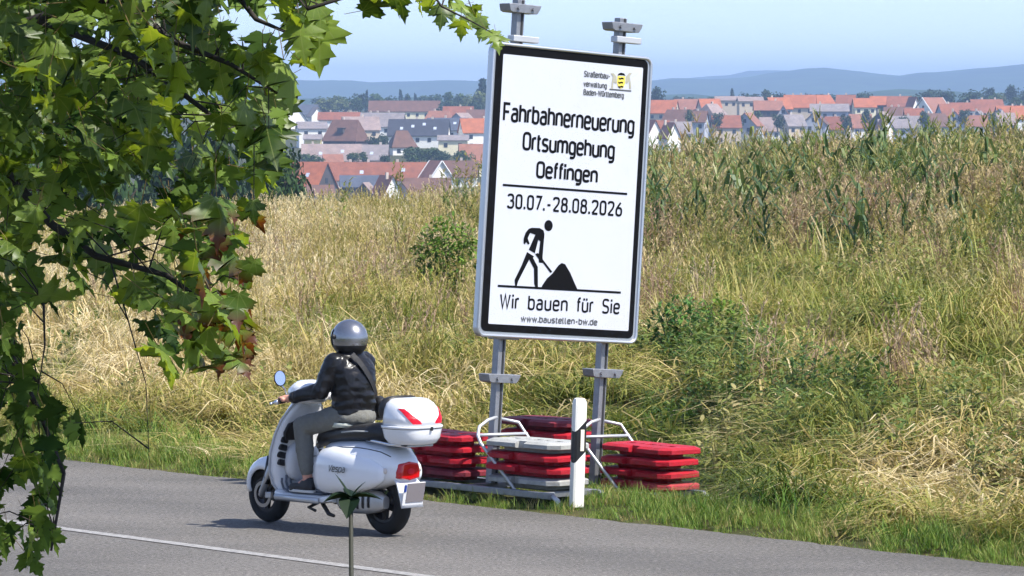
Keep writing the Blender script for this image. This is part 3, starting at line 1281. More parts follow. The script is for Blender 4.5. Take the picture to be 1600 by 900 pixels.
tco = empty('top_case')
tco.parent = sc
tco.location = (0, 0, -.03)
mb = MB()
mb.rings([tc_ring(.705, .70, .70), tc_ring(.715, .80, .80), tc_ring(.75, .93, .93), tc_ring(.80, .985, .985), tc_ring(.818, 1.0, 1.0)])
cb = mb.build('case_base', white, tco, auto=60)
mb = MB()
mb.rings([tc_ring(.822, 1.03, 1.03), tc_ring(.836, 1.045, 1.045), tc_ring(.842, 1.02, 1.02)])
mb.build('case_lip', white, tco, smooth=True)
mb = MB()
mb.rings([tc_ring(.844, .985, .985), tc_ring(.90, .97, .96, .003), tc_ring(.96, .91, .87, .012), tc_ring(1.00, .82, .72, .025), tc_ring(1.025, .68, .52, .035), tc_ring(1.034, .5, .34, .04), tc_ring(1.036, .2, .14, .045)])
lid = mb.build('case_lid', white, tco, smooth=True)
mb = MB()
mb.rings([sell(0, 0, w, zt, zb, x, 20, 3) for x, w, zt, zb in ((TCX + .10, .15, 1.05, .90), (TCX + .165, .172, 1.045, .86), (TCX + .195, .16, 1.01, .88))])
mb.build('case_backrest', seatm, tco, smooth=True)
from mathutils.bvhtree import BVHTree
LIDT = BVHTree.FromPolygons([v.co.copy() for v in lid.data.vertices], [tuple(p.vertices) for p in lid.data.polygons])


def on_lid(y, z):
    """rear surface of the lid at side offset y, height z"""
    h = LIDT.ray_cast(Vector((TCX - .5, y, z)), Vector((1, 0, 0)))
    return h[0] if h[0] else Vector((TCX, y, z))


for s in (1, -1):
    mb = MB()
    rows = [(.178, .158, .968), (.174, .142, .945), (.167, .125, .920), (.158, .098, .897), (.146, .074, .878), (.130, .064, .858)]
    ra, rb_ = [], []
    for y0, y1, z in rows:
        ys = [y0 + (y1 - y0) * q / 5 for q in range(6)]
        ra.append([on_lid(s * y, z) + Vector((-.008, s * .004, 0)) for y in ys] + [on_lid(s * y, z) + Vector((.010, -s * .006, 0)) for y in ys[::-1]])
    mb.rings(ra)
    mb.build('case_reflector', redl2, tco)
mb = MB()
mb.box(TCX - .186, -.02, .822, .012, .022, .03)
mb.build('case_lock', blackp, tco, bevel=.004)
mb = MB()
mb.box(TCX - .05, .12, .705, .05, .03, .022)
mb.build('case_latch', blackp, tco, bevel=.004)

# handlebar head, grips, levers, mirrors
mb = MB()
HB = [(.07, .06, 1.00, .93), (.11, .115, 1.05, .915), (.19, .132, 1.085, .90), (.27, .125, 1.08, .89), (.34, .10, 1.045, .90), (.375, .06, 1.00, .92)]
mb.rings([sell(0, 0, w, zt, zb, x, 22, 2.4) for x, w, zt, zb in HB])
hh = mb.build('handlebar_head', white, sc, smooth=True)
mb = MB()
mb.rings([sell(0, 0, .06, 1.03, .97, .075, 16, 2.4), sell(0, 0, .065, 1.05, .985, .10, 16, 2.4), sell(0, 0, .04, 1.06, 1.02, .14, 16, 2.4)])
mb.build('instrument_hood', blackp, hh, smooth=True)
mb = MB()
mb.rings([sell(0, 0, w, .955 + w, .955 - w, x, 20, 2) for x, w in ((.35, .055), (.375, .06), (.385, .05))])
mb.build('headlight', mat('headlight glass', srgb(220, 225, 230), .05), hh, smooth=True)
mb = MB()
mb.tube([(.40, 0, .60), (.30, 0, .92)], .06, 16)
mb.build('steering_column', white, sc, smooth=True)
for s in (-1, 1):
    mb = MB()
    mb.tube([(.20, s * .10, .965), (.175, s * .20, .955), (.155, s * .26, .95)], [.034, .026, .022], 12)
    mb.build('handlebar_arm', white, sc, smooth=True)
    mb = MB()
    mb.tube([(.157, s * .255, .95), (.125, s * .375, .94)], [.0175, .0175], 12)
    gr = mb.build('grip', rubber, sc, smooth=True)
    mb = MB()
    mb.tube([(.125, s * .375, .94), (.118, s * .40, .938)], [.02, .015], 12)
    mb.build('bar_end', chrome, gr, smooth=True)
    mb = MB()
    mb.tube([(.22, s * .22, .945), (.20, s * .30, .935), (.165, s * .39, .93), (.15, s * .42, .928)], [.011, .009, .008, .009], 8)
    mb.build('brake_lever', chrome, sc, smooth=True)
    mb = MB()
    mb.tube([(.20, s * .215, .96), (.20, s * .24, 1.02), (.20, s * .275, 1.06)], .007, 8)
    mir = mb.build('mirror_stem', chrome, sc, smooth=True)
    MM = Matrix.Translation((.20, s * .29, 1.105)) @ Matrix.Rotation(R(-25 * s), 4, 'Z') @ Matrix.Rotation(R(14), 4, 'Y')
    mb = MB()
    for_rings = []
    for x, k in ((.030, .45), (.018, .85), (.0, 1.0), (-.012, 1.0)):
        for_rings.append([MM @ Vector((x, .044 * k * math.cos(2 * PI * q / 20), .060 * k * math.sin(2 * PI * q / 20))) for q in range(20)])
    mb.rings(for_rings)
    mh = mb.build('mirror_housing', chrome if s < 0 else blackp, sc, smooth=True)
    mb = MB()
    mb.poly([MM @ Vector((-.0135, .039 * math.cos(2 * PI * q / 20), .054 * math.sin(2 * PI * q / 20))) for q in range(20)])
    mb.build('mirror_glass', mat('mirror glass', (.8, .84, .9), .03, 1.0), mh)


# ------------------------------------------------------------------ rider
person = empty('person', SC_LOC, (0, 0, SC_ANG))
tag(person, 'person in black leather jacket and silver helmet riding the white scooter', 'person')


def capsule(mb, a, b, ra, rb, n=14, m=5):
    a, b = Vector(a), Vector(b)
    t = (b - a).normalized()
    u = t.orthogonal().normalized()
    w = t.cross(u)
    rings = []
    for k in range(m):
        q = PI / 2 * (1 - k / m)
        rings.append((a - t * ra * math.sin(q), max(ra * math.cos(q), ra * .02)))
    rings.append((a, ra))
    rings.append((b, rb))
    for k in range(1, m + 1):
        q = PI / 2 * k / m
        rings.append((b + t * rb * math.sin(q), max(rb * math.cos(q), rb * .02)))
    mb.rings([[c + (u * math.cos(2 * PI * i / n) + w * math.sin(2 * PI * i / n)) * r for i in range(n)] for c, r in rings])


def blob(mb, c, rx, ry, rz, n=16):
    rings = []
    for k in range(n - 1):
        a = -PI / 2 + PI * (k + 1) / n
        rings.append([Vector((c[0] + rx * math.cos(a) * math.cos(2 * PI * i / n), c[1] + ry * math.cos(a) * math.sin(2 * PI * i / n), c[2] + rz * math.sin(a))) for i in range(n)])
    mb.rings(rings)


def organic(mb, name, m, parent, voxel, smooth, disp=None, sub=False):
    """overlapping volumes fused into one continuous skin"""
    o = mb.build(name, m, parent)
    r = o.modifiers.new('fuse', 'REMESH')
    r.mode = 'VOXEL'
    r.voxel_size = voxel
    r.use_smooth_shade = True
    s = o.modifiers.new('smooth', 'SMOOTH')
    s.factor = .5
    s.iterations = smooth
    bpy.context.view_layer.update()
    dg = bpy.context.evaluated_depsgraph_get()
    me = bpy.data.meshes.new_from_object(o.evaluated_get(dg))
    o.modifiers.clear()
    o.data = me
    n = len(me.vertices)
    if disp:
        co = np.empty(n * 3)
        no = np.empty(n * 3)
        me.vertices.foreach_get('co', co)
        me.vertex_normals.foreach_get('vector', no)
        co = co.reshape(-1, 3)
        no = no.reshape(-1, 3)
        d = np.array([disp(p) for p in co])
        me.vertices.foreach_set('co', (co + no * d[:, None]).ravel())
    me.polygons.foreach_set('use_smooth', [True] * len(me.polygons))
    me.materials.clear()
    me.materials.append(m)
    me.update()
    return o


HIP = Vector((-.30, 0, .86))
SHO = {1: Vector((-.245, .148, 1.235)), -1: Vector((-.245, -.148, 1.235))}
ELB = {1: Vector((-.185, .222, 1.03)), -1: Vector((-.185, -.222, 1.03))}
WRI = {1: Vector((.055, .305, .968)), -1: Vector((.055, -.305, .968))}
KNE = {1: Vector((.075, .175, .755)), -1: Vector((.075, -.175, .755))}
HJ = {1: Vector((-.27, .085, .84)), -1: Vector((-.27, -.085, .84))}
ANK = {1: Vector((.03, .165, .355)), -1: Vector((.03, -.165, .355))}
HEAD = Vector((-.25, 0, 1.395))
skin = mat('skin', srgb(206, 150, 128), .55)
leather = mat('black leather', (.010, .010, .0115), .28, var=.35, vscale=10, bump=.08, bscale=45, spec=.34)
cloth = mat('grey trousers', srgb(112, 112, 106), .9, var=.12, vscale=25, bump=.2, bscale=60)

# body: one continuous mesh with five fingers closed round each grip
mb = MB()
blob(mb, HEAD + Vector((.01, 0, 0)), .09, .07, .105)
capsule(mb, HEAD - Vector((.0, 0, .08)), (-.245, 0, 1.25), .05, .06)
capsule(mb, (-.25, 0, 1.20), (-.29, 0, .86), .10, .09)
capsule(mb, (-.24, .10, 1.20), (-.24, -.10, 1.20), .08, .08)
for s in (1, -1):
    capsule(mb, SHO[s], ELB[s], .05, .04)
    capsule(mb, ELB[s], WRI[s], .04, .026)
    capsule(mb, (-.28, 0, .85), HJ[s], .07, .07)
    capsule(mb, HJ[s], KNE[s], .075, .052)
    capsule(mb, KNE[s], ANK[s], .052, .036)
    capsule(mb, ANK[s], ANK[s] + Vector((.12, 0, -.055)), .036, .03)
    # palm on the back of the grip, fingers over it, thumb below
    G0 = Vector((.150, s * .285, .948))
    G1 = Vector((.130, s * .36, .941))
    capsule(mb, WRI[s], (.105, s * .318, .965), .026, .026)
    capsule(mb, (.108, s * .292, .962), (.098, s * .345, .958), .021, .019)
    for k in range(4):
        t = k / 3
        b0 = Vector((.118 - .014 * t, s * (.285 + .023 * k), .972 - .004 * t))
        b1 = b0 + Vector((.036 - .003 * k, 0, .004))
        b2 = b1 + Vector((.016, 0, -.028))
        b3 = b2 + Vector((-.018, 0, -.020))
        r = (.0095, .0098, .0093, .008)[k]
        capsule(mb, b0, b1, r, r * .95, 8, 3)
        capsule(mb, b1, b2, r * .95, r * .88, 8, 3)
        capsule(mb, b2, b3, r * .88, r * .8, 8, 3)
    th = Vector((.100, s * .285, .955))
    capsule(mb, th, th + Vector((.025, -s * .028, -.014)), .0115, .0105, 8, 3)
    capsule(mb, th + Vector((.025, -s * .028, -.014)), th + Vector((.052, -s * .030, -.022)), .0105, .009, 8, 3)
body = organic(mb, 'body', skin, person, .0055, 2)

# jacket: lofted torso and sleeves fused together
mb = MB()


def tor(z, x, wx, wy, lean=0):
    return [Vector((x + wx * math.copysign(abs(math.cos(a)) ** .85, math.cos(a)), wy * math.copysign(abs(math.sin(a)) ** .8, math.sin(a)), z - lean * math.cos(a) * wx)) for a in [2 * PI * i / 28 for i in range(28)]]


mb.rings([tor(.785, -.285, .120, .155), tor(.83, -.285, .130, .162), tor(.92, -.29, .134, .162), tor(1.02, -.292, .138, .168), tor(1.12, -.285, .136, .176), tor(1.20, -.272, .124, .178), tor(1.255, -.26, .102, .155), tor(1.29, -.25, .083, .11), tor(1.32, -.247, .076, .078), tor(1.36, -.247, .070, .072)])
for s in (1, -1):
    capsule(mb, (-.25, s * .08, 1.235), SHO[s], .072, .073)
    capsule(mb, SHO[s], ELB[s], .073, .060)
    capsule(mb, ELB[s], WRI[s] - (WRI[s] - ELB[s]).normalized() * .03, .063, .043)


def wrinkle(p):
    x, y, z = p
    v = mnoise.noise((x * 7, y * 7, z * 16)) * .008 + mnoise.noise((x * 16 + 3, y * 16, z * 34)) * .0022
    # gathered folds at the waist and elbow
    g = max(0, 1 - abs(z - .93) / .16)
    v += g * .0036 * math.sin(z * 105 + 2.6 * mnoise.noise((x * 5, y * 5, z * 3)) + x * 6)
    e = max(0, 1 - (Vector(p) - ELB[1 if y > 0 else -1]).length / .12) if abs(y) > .2 else 0
    v += e * .005 * math.sin(x * 120 + z * 40)
    r1 = 1 - abs(mnoise.noise((x * 10 + 7, y * 10, z * 20))) * 2
    v += .004 * max(0, r1) ** 3
    return v


jk = organic(mb, 'jacket', leather, person, .0085, 5, wrinkle)
for s in (1, -1):
    mb = MB()
    d = (WRI[s] - ELB[s]).normalized()
    mb.tube([WRI[s] - d * .045, WRI[s] - d * .012], [.046, .043], 16)
    mb.build('cuff', leather, jk, smooth=True)
mb = MB()
mb.rings([tor(1.30, -.245, .080, .082), tor(1.345, -.245, .076, .078), tor(1.355, -.245, .066, .068)])
mb.build('collar', leather, jk, smooth=True)
# bag strap across the back
mb = MB()
sp = []
for k in range(13):
    t = k / 12
    y = .075 - .235 * t
    z = 1.30 - .36 * t
    wx = float(np.interp(z, [.83, .92, 1.02, 1.12, 1.20, 1.255, 1.29, 1.32], [.135, .138, .142, .140, .128, .105, .09, .07]))
    wy = float(np.interp(z, [.83, .92, 1.02, 1.12, 1.20, 1.255, 1.29, 1.32], [.162, .162, .168, .176, .178, .165, .135, .11]))
    xx = -.282 - wx * max(0, 1 - abs(y / wy) ** 2.5) ** .45 - .010
    sp.append(Vector((xx, y, z)))
rings = []
for k, p in enumerate(sp):
    t = (sp[min(k + 1, 12)] - sp[max(k - 1, 0)]).normalized()
    out = Vector((-1, p.y * 1.5, 0)).normalized()
    w = t.cross(out).normalized()
    rings.append([p + w * .019 + out * .003, p - w * .019 + out * .003, p - w * .019 - out * .004, p + w * .019 - out * .004])
mb.rings(rings)
mb.build('bag_strap', mat('black webbing', (.02, .02, .022), .7), person, smooth=False)
mb = MB()
mb.rings([sell(-.215, 0, .035, .95, .82, -.40, 14, 3), sell(-.225, 0, .05, .98, .80, -.33, 14, 3), sell(-.225, 0, .05, .98, .80, -.22, 14, 3), sell(-.215, 0, .03, .95, .83, -.17, 14, 3)])
mb.build('shoulder_bag', blackp, person, smooth=True)
# shirt hem under the jacket
mb = MB()
mb.rings([tor(.765, -.285, .128, .168), tor(.80, -.282, .130, .172)], cap=False)
o = mb.build('shirt_hem', mat('pale shirt', srgb(190, 194, 180), .85), person, smooth=True)
o.modifiers.new('t', 'SOLIDIFY').thickness = .006
# trousers
mb = MB()
blob(mb, (-.30, 0, .835), .15, .172, .10)
for s in (1, -1):
    capsule(mb, HJ[s], KNE[s], .098, .074)
    capsule(mb, KNE[s], KNE[s] + (ANK[s] - KNE[s]) * .45, .073, .066)
    capsule(mb, KNE[s] + (ANK[s] - KNE[s]) * .4, KNE[s] + (ANK[s] - KNE[s]) * .80, .068, .052)


def twrinkle(p):
    x, y, z = p
    return mnoise.noise((x * 14, y * 14, z * 14)) * .005 + mnoise.noise((x * 30, y * 20, z * 34)) * .003


organic(mb, 'trousers', cloth, person, .010, 5, twrinkle)
# shoes
for s in (1, -1):
    a = ANK[s]
    mb = MB()
    capsule(mb, (a.x - .035, a.y, .315), (a.x + .15, a.y + s * .012, .300), .042, .036)
    capsule(mb, (a.x - .02, a.y, .345), (a.x + .03, a.y, .33), .043, .042)
    sh = organic(mb, 'shoe', mat('dark trainers', (.022, .022, .025), .6, var=.3, vscale=30), person, .008, 4)
    mb = MB()
    out = []
    for k in range(20):
        q = 2 * PI * k / 20
        out.append((a.x + .06 + .142 * math.copysign(abs(math.cos(q)) ** .8, math.cos(q)), a.y + s * .004 + .043 * math.sin(q)))
    mb.prism(out, .271, .291)
    mb.build('shoe_sole', mat('pale sole', srgb(200, 200, 196), .7), sh, bevel=.004)
# helmet
mb = MB()
HC = HEAD + Vector((.0, 0, .012))
rings = []
for k in range(17):
    a = R(-52 + 141.5 * k / 16)
    r = .134 * math.cos(a)
    z = .139 * math.sin(a)
    rings.append([HC + Vector((r * 1.06 * math.cos(2 * PI * i / 36) * (1.0), r * .96 * math.sin(2 * PI * i / 36), z)) for i in range(36)])
mb.rings(rings)
silver = mat('silver grey helmet', srgb(150, 152, 156), .27, .85, coat=.3)
he = mb.build('helmet', silver, person, smooth=True)
mb = MB()
rr = []
for k in range(6):
    a = R(-54 + 33 * k / 5)
    rr.append([HC + Vector((.1365 * math.cos(a) * 1.06 * math.cos(2 * PI * i / 36), .1365 * math.cos(a) * .965 * math.sin(2 * PI * i / 36),   .1415 * math.sin(a))) for i in range(36)])
mb.rings(rr, cap=False)
mb.build('helmet_trim', blackp, he, smooth=True)
mb = MB()
rr = []
for k in range(9):
    a = R(-28 + 58 * k / 8)
    rr.append([HC + Vector((.141 * math.cos(a) * 1.06 * math.cos(R(-62 + 124 * i / 20)), .141 * math.cos(a) * .965 * math.sin(R(-62 + 124 * i / 20)), .137 * math.sin(a))) for i in range(21)])
mb.rings(rr, cap=False, closed=False)
mb.build('visor', mat('smoked visor', (.02, .02, .022), .08, coat=.5), he, smooth=True)
mb = MB()
mb.tube([HC + Vector((.03, .126, .015)), HC + Vector((.03, .142, .015))], [.018, .014], 12)
mb.build('visor_pivot', blackp, he)
# ------------------------------------------------------------------ vegetation between the road and the town
def veg_material(name, stops, transl=.35, rough=.6, dark=.55):
    """stops: colours along the instancer attribute 'tint' (0 fresh .. 1 dry); each blade varies through 'shade'"""
    m = bpy.data.materials.new(name)
    m.use_nodes = True
    n = m.node_tree
    n.nodes.clear()
    out = n.nodes.new('ShaderNodeOutputMaterial')
    at_ = n.nodes.new('ShaderNodeAttribute')
    at_.attribute_type = 'INSTANCER'
    at_.attribute_name = 'tint'
    bl = n.nodes.new('ShaderNodeAttribute')
    bl.attribute_type = 'GEOMETRY'
    bl.attribute_name = 'shade'
    oi = n.nodes.new('ShaderNodeObjectInfo')
    # tint + blade variation + instance variation
    m1 = n.nodes.new('ShaderNodeMath')
    m1.operation = 'MULTIPLY_ADD'
    m1.inputs[1].default_value = .46
    n.links.new(bl.outputs['Fac'], m1.inputs[0])
    n.links.new(at_.outputs['Fac'], m1.inputs[2])
    m2 = n.nodes.new('ShaderNodeMath')
    m2.operation = 'MULTIPLY_ADD'
    m2.inputs[1].default_value = .22
    n.links.new(oi.outputs['Random'], m2.inputs[0])
    n.links.new(m1.outputs[0], m2.inputs[2])
    m3 = n.nodes.new('ShaderNodeMath')
    m3.operation = 'SUBTRACT'
    m3.inputs[1].default_value = .34
    n.links.new(m2.outputs[0], m3.inputs[0])
    r = ramp(n, stops)
    n.links.new(m3.outputs[0], r.inputs[0])
    d = n.nodes.new('ShaderNodeBsdfPrincipled')
    d.inputs['Roughness'].default_value = rough
    d.inputs['Specular IOR Level'].default_value = .3
    t = n.nodes.new('ShaderNodeBsdfTranslucent')
    n.links.new(r.outputs[0], d.inputs['Base Color'])
    n.links.new(r.outputs[0], t.inputs['Color'])
    mx = n.nodes.new('ShaderNodeMixShader')
    mx.inputs[0].default_value = transl
    n.links.new(d.outputs[0], mx.inputs[1])
    n.links.new(t.outputs[0], mx.inputs[2])
    n.links.new(mx.outputs[0], out.inputs['Surface'])
    return m


class Blades:
    def __init__(self):
        self.v = []
        self.f = []
        self.s = []

    def ribbon(self, pts, w, shade, side=None):
        """tapering ribbon through pts"""
        n = len(pts)
        b = len(self.v)
        for i, p in enumerate(pts):
            t = (pts[min(i + 1, n - 1)] - pts[max(i - 1, 0)])
            sd = side if side is not None else t.cross(Vector((0, 0, 1)))
            if sd.length < 1e-5:
                sd = Vector((1, 0, 0))
            sd = sd.normalized() * w * .5 * (1 - (i / (n - 1)) ** 1.7 * .92)
            self.v.append(p - sd)
            self.v.append(p + sd)
        for i in range(n - 1):
            self.f.append((b + 2 * i, b + 2 * i + 1, b + 2 * i + 3, b + 2 * i + 2))
            self.s.append(shade)

    def leaf(self, p, d, up, L, w, shade):
        """lance-shaped leaf from p along d"""
        sd = d.cross(up)
        if sd.length < 1e-4:
            sd = d.orthogonal()
        sd.normalize()
        b = len(self.v)
        q = [p, p + d * L * .35 + sd * w * .5 + up * L * .02, p + d * L * .75 + sd * w * .32 - up * L * .06, p + d * L - up * L * .16, p + d * L * .75 - sd * w * .32 - up * L * .06, p + d * L * .35 - sd * w * .5 + up * L * .02]
        self.v += q
        self.f.append((b, b + 1, b + 5))
        self.f.append((b + 1, b + 2, b + 4, b + 5))
        self.f.append((b + 2, b + 3, b + 4))
        self.s += [shade] * 3

    def mesh(self, name, m):
        me = bpy.data.meshes.new(name)
        me.from_pydata([tuple(p) for p in self.v], [], self.f)
        me.materials.append(m)
        a = me.attributes.new('shade', 'FLOAT', 'FACE')
        a.data.foreach_set('value', self.s)
        me.update()
        return me


def rdir():
    a = random.uniform(0, 2 * PI)
    return Vector((math.cos(a), math.sin(a), 0))


def tuft(n, h0, h1, w, rad, bend, seg=4):
    """upright or arching grass"""
    B = Blades()
    for _ in range(n):
        p = rdir() * rad * math.sqrt(random.random())
        d = rdir()
        h = random.uniform(h0, h1)
        k = bend * random.uniform(.5, 1.3)
        pts = [p + Vector((0, 0, 1)) * h * (t - .35 * k * t * t) + d * h * k * t ** 1.8 for t in [i / seg for i in range(seg + 1)]]
        B.ribbon(pts, w * random.uniform(.7, 1.3), random.random(), side=rdir() if random.random() < .5 else None)
    return B


def lodged(n, L0, L1, w, rad, top, spread):
    """long grass pressed over to local +x"""
    B = Blades()
    for _ in range(n):
        p = rdir() * rad * math.sqrt(random.random())
        a = random.gauss(0, spread)
        d = Vector((math.cos(a), math.sin(a), 0))
        L = random.uniform(L0, L1)
        hh = top * random.uniform(.35, 1.15)
        pts = []
        for i in range(6):
            t = i / 5
            z = hh * math.sin(min(1, t * 1.15) ** .75 * PI * .78)
            wob = d.cross(Vector((0, 0, 1))) * math.sin(t * 4 + a * 9) * .04
            pts.append(p + d * L * t ** 1.1 + wob + Vector((0, 0, z + .02)))
        B.ribbon(pts, w * random.uniform(.7, 1.35), random.random())
    return B


def stalks(n, h0, h1, rad, panicle=.16, leafy=3):
    """dry flowering stems"""
    B = Blades()
    for _ in range(n):
        p = rdir() * rad * math.sqrt(random.random())
        d = rdir()
        h = random.uniform(h0, h1)
        k = random.uniform(.03, .28)
        ax = [p + Vector((0, 0, h * t)) + d * h * k * t * t for t in (0, .3, .6, .85, 1)]
        sh = random.random()
        B.ribbon(ax, .009, sh, side=rdir())
        for _ in range(leafy):
            t = random.uniform(.1, .7)
            q = p + Vector((0, 0, h * t)) + d * h * k * t * t
            e = (rdir() + Vector((0, 0, random.uniform(.1, 1.0)))).normalized()
            L = random.uniform(.12, .28)
            B.ribbon([q, q + e * L * .5, q + e * L * .8 - Vector((0, 0, L * .12)), q + e * L - Vector((0, 0, L * .35))], .011, random.random())
        if panicle:
            tp = ax[-1]
            dr = (ax[-1] - ax[-2]).normalized()
            for i in range(7):
                q = tp - dr * panicle * h * (i / 7)
                e = (dr * .8 + rdir() * random.uniform(.3, .8)).normalized()
                L = random.uniform(.03, .075) * (.6 + .6 * (i / 7))
                B.ribbon([q, q + e * L * .6, q + e * L], .014, .75 + .25 * random.random(), side=rdir())
    return B


def weeds(n, h0, h1, rad, Lf, wf, nl, head=True):
    """leafy upright weeds"""
    B = Blades()
    for _ in range(n):
        p = rdir() * rad * math.sqrt(random.random())
        d = rdir()
        h = random.uniform(h0, h1)
        k = random.uniform(.0, .18)
        P = lambda t: p + Vector((0, 0, h * t)) + d * h * k * t * t
        B.ribbon([P(t) for t in (0, .35, .7, 1)], .012, .6, side=rdir())
        m = int(nl * h / h1)
        for i in range(m):
            t = .12 + .86 * (i + random.random()) / m
            a = 2.4 * i
            e = Vector((math.cos(a), math.sin(a), random.uniform(.15, .9))).normalized()
            L = Lf * random.uniform(.6, 1.25) * (1.15 - .55 * t)
            B.leaf(P(t), e, Vector((0, 0, 1)), L, wf * L / Lf, random.random() * .7)
        if head:
            for i in range(9):
                e = (rdir() * .7 + Vector((0, 0, 1))).normalized()
                q = P(random.uniform(.8, 1))
                L = random.uniform(.05, .13)
                B.ribbon([q, q + e * L * .6, q + e * L], .022, .95, side=rdir())
    return B


VEG_COL = bpy.data.collections.new('vegetation pieces')      # not linked: only the scattered copies show


def protos(name, gens, m):
    c = bpy.data.collections.new(name)
    for i, g in enumerate(gens):
        o = bpy.data.objects.new('%s_%02d' % (name, i), g.mesh(name, m))
        c.objects.link(o)
    return c


G_FRESH = [(0.0, (.04, .10, .012)), (.22, (.13, .24, .03)), (.42, (.24, .32, .06)), (.75, (.36, .31, .10)), (1.0, (.56, .45, .22))]
G_DRY = [(0.0, (.055, .085, .012)), (.2, (.13, .17, .026)), (.42, (.26, .27, .05)), (.62, (.42, .35, .11)), (.85, (.60, .47, .22)), (1.0, (.74, .63, .38))]
G_WEED = [(0.0, (.022, .06, .016)), (.3, (.08, .145, .03)), (.55, (.21, .25, .055)), (.8, (.37, .33, .13)), (1.0, (.48, .36, .2))]
M_FRESH = veg_material('grass blades', G_FRESH)
M_DRY = veg_material('dry grass blades', G_DRY, .3)
M_WEED = veg_material('weed leaves', G_WEED, .3)


def scatter(name, coll, P, rotz, scl, tint, label, cat, tilt=.12):
    """one object of countless plants: copies set on the points P"""
    n = len(P)
    me = bpy.data.meshes.new(name)
    me.from_pydata(P.tolist(), [], [])
    nv = len(coll.objects)
    ra = me.attributes.new('rot', 'FLOAT_VECTOR', 'POINT')
    rv = np.stack([rng.normal(0, tilt, n), rng.normal(0, tilt, n), rotz], 1)
    ra.data.foreach_set('vector', rv.ravel())
    sa = me.attributes.new('scl', 'FLOAT_VECTOR', 'POINT')
    sa.data.foreach_set('vector', np.asarray(scl, float).ravel())
    ta = me.attributes.new('tint', 'FLOAT', 'POINT')
    ta.data.foreach_set('value', np.clip(tint, -.2, 1.2))
    ia = me.attributes.new('pick', 'INT', 'POINT')
    ia.data.foreach_set('value', rng.integers(0, nv, n).astype(np.int32))
    o = link(name, me)
    tag(o, label, cat, kind='stuff')
    g = bpy.data.node_groups.new('scatter ' + name, 'GeometryNodeTree')
    g.interface.new_socket('Geometry', in_out='INPUT', socket_type='NodeSocketGeometry')
    g.interface.new_socket('Geometry', in_out='OUTPUT', socket_type='NodeSocketGeometry')
    gi = g.nodes.new('NodeGroupInput')
    go = g.nodes.new('NodeGroupOutput')
    ip = g.nodes.new('GeometryNodeInstanceOnPoints')
    ci = g.nodes.new('GeometryNodeCollectionInfo')
    ci.inputs['Collection'].default_value = coll
    ci.inputs['Separate Children'].default_value = True
    ci.inputs['Reset Children'].default_value = True
    ip.inputs['Pick Instance'].default_value = True

    def na(nm, ty):
        q = g.nodes.new('GeometryNodeInputNamedAttribute')
        q.data_type = ty
        q.inputs['Name'].default_value = nm
        return next(s for s in q.outputs if s.name == 'Attribute' and s.enabled)
    g.links.new(gi.outputs[0], ip.inputs['Points'])
    g.links.new(ci.outputs[0], ip.inputs['Instance'])
    g.links.new(na('pick', 'INT'), ip.inputs['Instance Index'])
    er = g.nodes.new('FunctionNodeEulerToRotation')
    g.links.new(na('rot', 'FLOAT_VECTOR'), er.inputs[0])
    g.links.new(er.outputs[0], ip.inputs['Rotation'])
    g.links.new(na('scl', 'FLOAT_VECTOR'), ip.inputs['Scale'])
    g.links.new(ip.outputs[0], go.inputs[0])
    md = o.modifiers.new('scatter', 'NODES')
    md.node_group = g
    return o


def smooth_noise(X, Y, sx, sy, seed):
    """cheap value noise -1..1"""
    r = np.random.default_rng(seed)
    T = r.uniform(-1, 1, (64, 64))
    u = X / sx
    v = Y / sy
    iu = np.floor(u).astype(int)
    iv = np.floor(v).astype(int)
    fu = u - iu
    fv = v - iv
    fu = fu * fu * (3 - 2 * fu)
    fv = fv * fv * (3 - 2 * fv)
    g = lambda a, b: T[a % 64, b % 64]
    return (g(iu, iv) * (1 - fu) + g(iu + 1, iv) * fu) * (1 - fv) + (g(iu, iv + 1) * (1 - fu) + g(iu + 1, iv + 1) * fu) * fv


def field_points(density, c0, c1, ymax, keep):
    """random ground points in the strip seen by the lens plus a margin to either side"""
    y0, y1 = 28, ymax
    area = 2 * 24 * (y1 - y0)
    n = int(area * density)
    X = rng.uniform(-24, 24, n)
    Y = rng.uniform(y0, y1, n)
    half = .125 * Y + 2.2
    c = X * NV.x + Y * NV.y - C_EDGE
    k = (np.abs(X) < half) & (c > c0) & (c < c1)
    X, Y, c = X[k], Y[k], c[k]
    p = keep(X, Y, c)
    k = rng.random(len(X)) < p
    X, Y, c = X[k], Y[k], c[k]
    return np.stack([X, Y, gz(X, Y) - .01], 1), X, Y, c


def clear_of(X, Y, spots):
    m = np.ones(len(X))
    for sx, sy, r in spots:
        m = m * (np.hypot(X - sx, Y - sy) > r)
    return m


S_SIGN = float((FOOT_L + FOOT_R).dot(DV) / 2)


def frame_clear(X, Y, c):
    """nothing tall grows on the ground frame and the strip before it"""
    s_ = X * DV.x + Y * DV.y - S_SIGN
    return 1 - ((np.abs(s_) < 1.9) & (c < 2.35) & (c > -.1)) * 1.0


SPOTS = []
for base, dz, cols, where in STACKS:
    for t in (-.28, 0, .28):
        SPOTS.append((base.x + DV.x * t, base.y + DV.y * t, .30))
for F_ in (FOOT_L, FOOT_R):
    for t in np.linspace(-1.0, 1.0, 9):
        SPOTS.append((F_.x + DV.x * t, F_.y + DV.y * t, .16))
sig = lambda t: 1 / (1 + np.exp(-t))


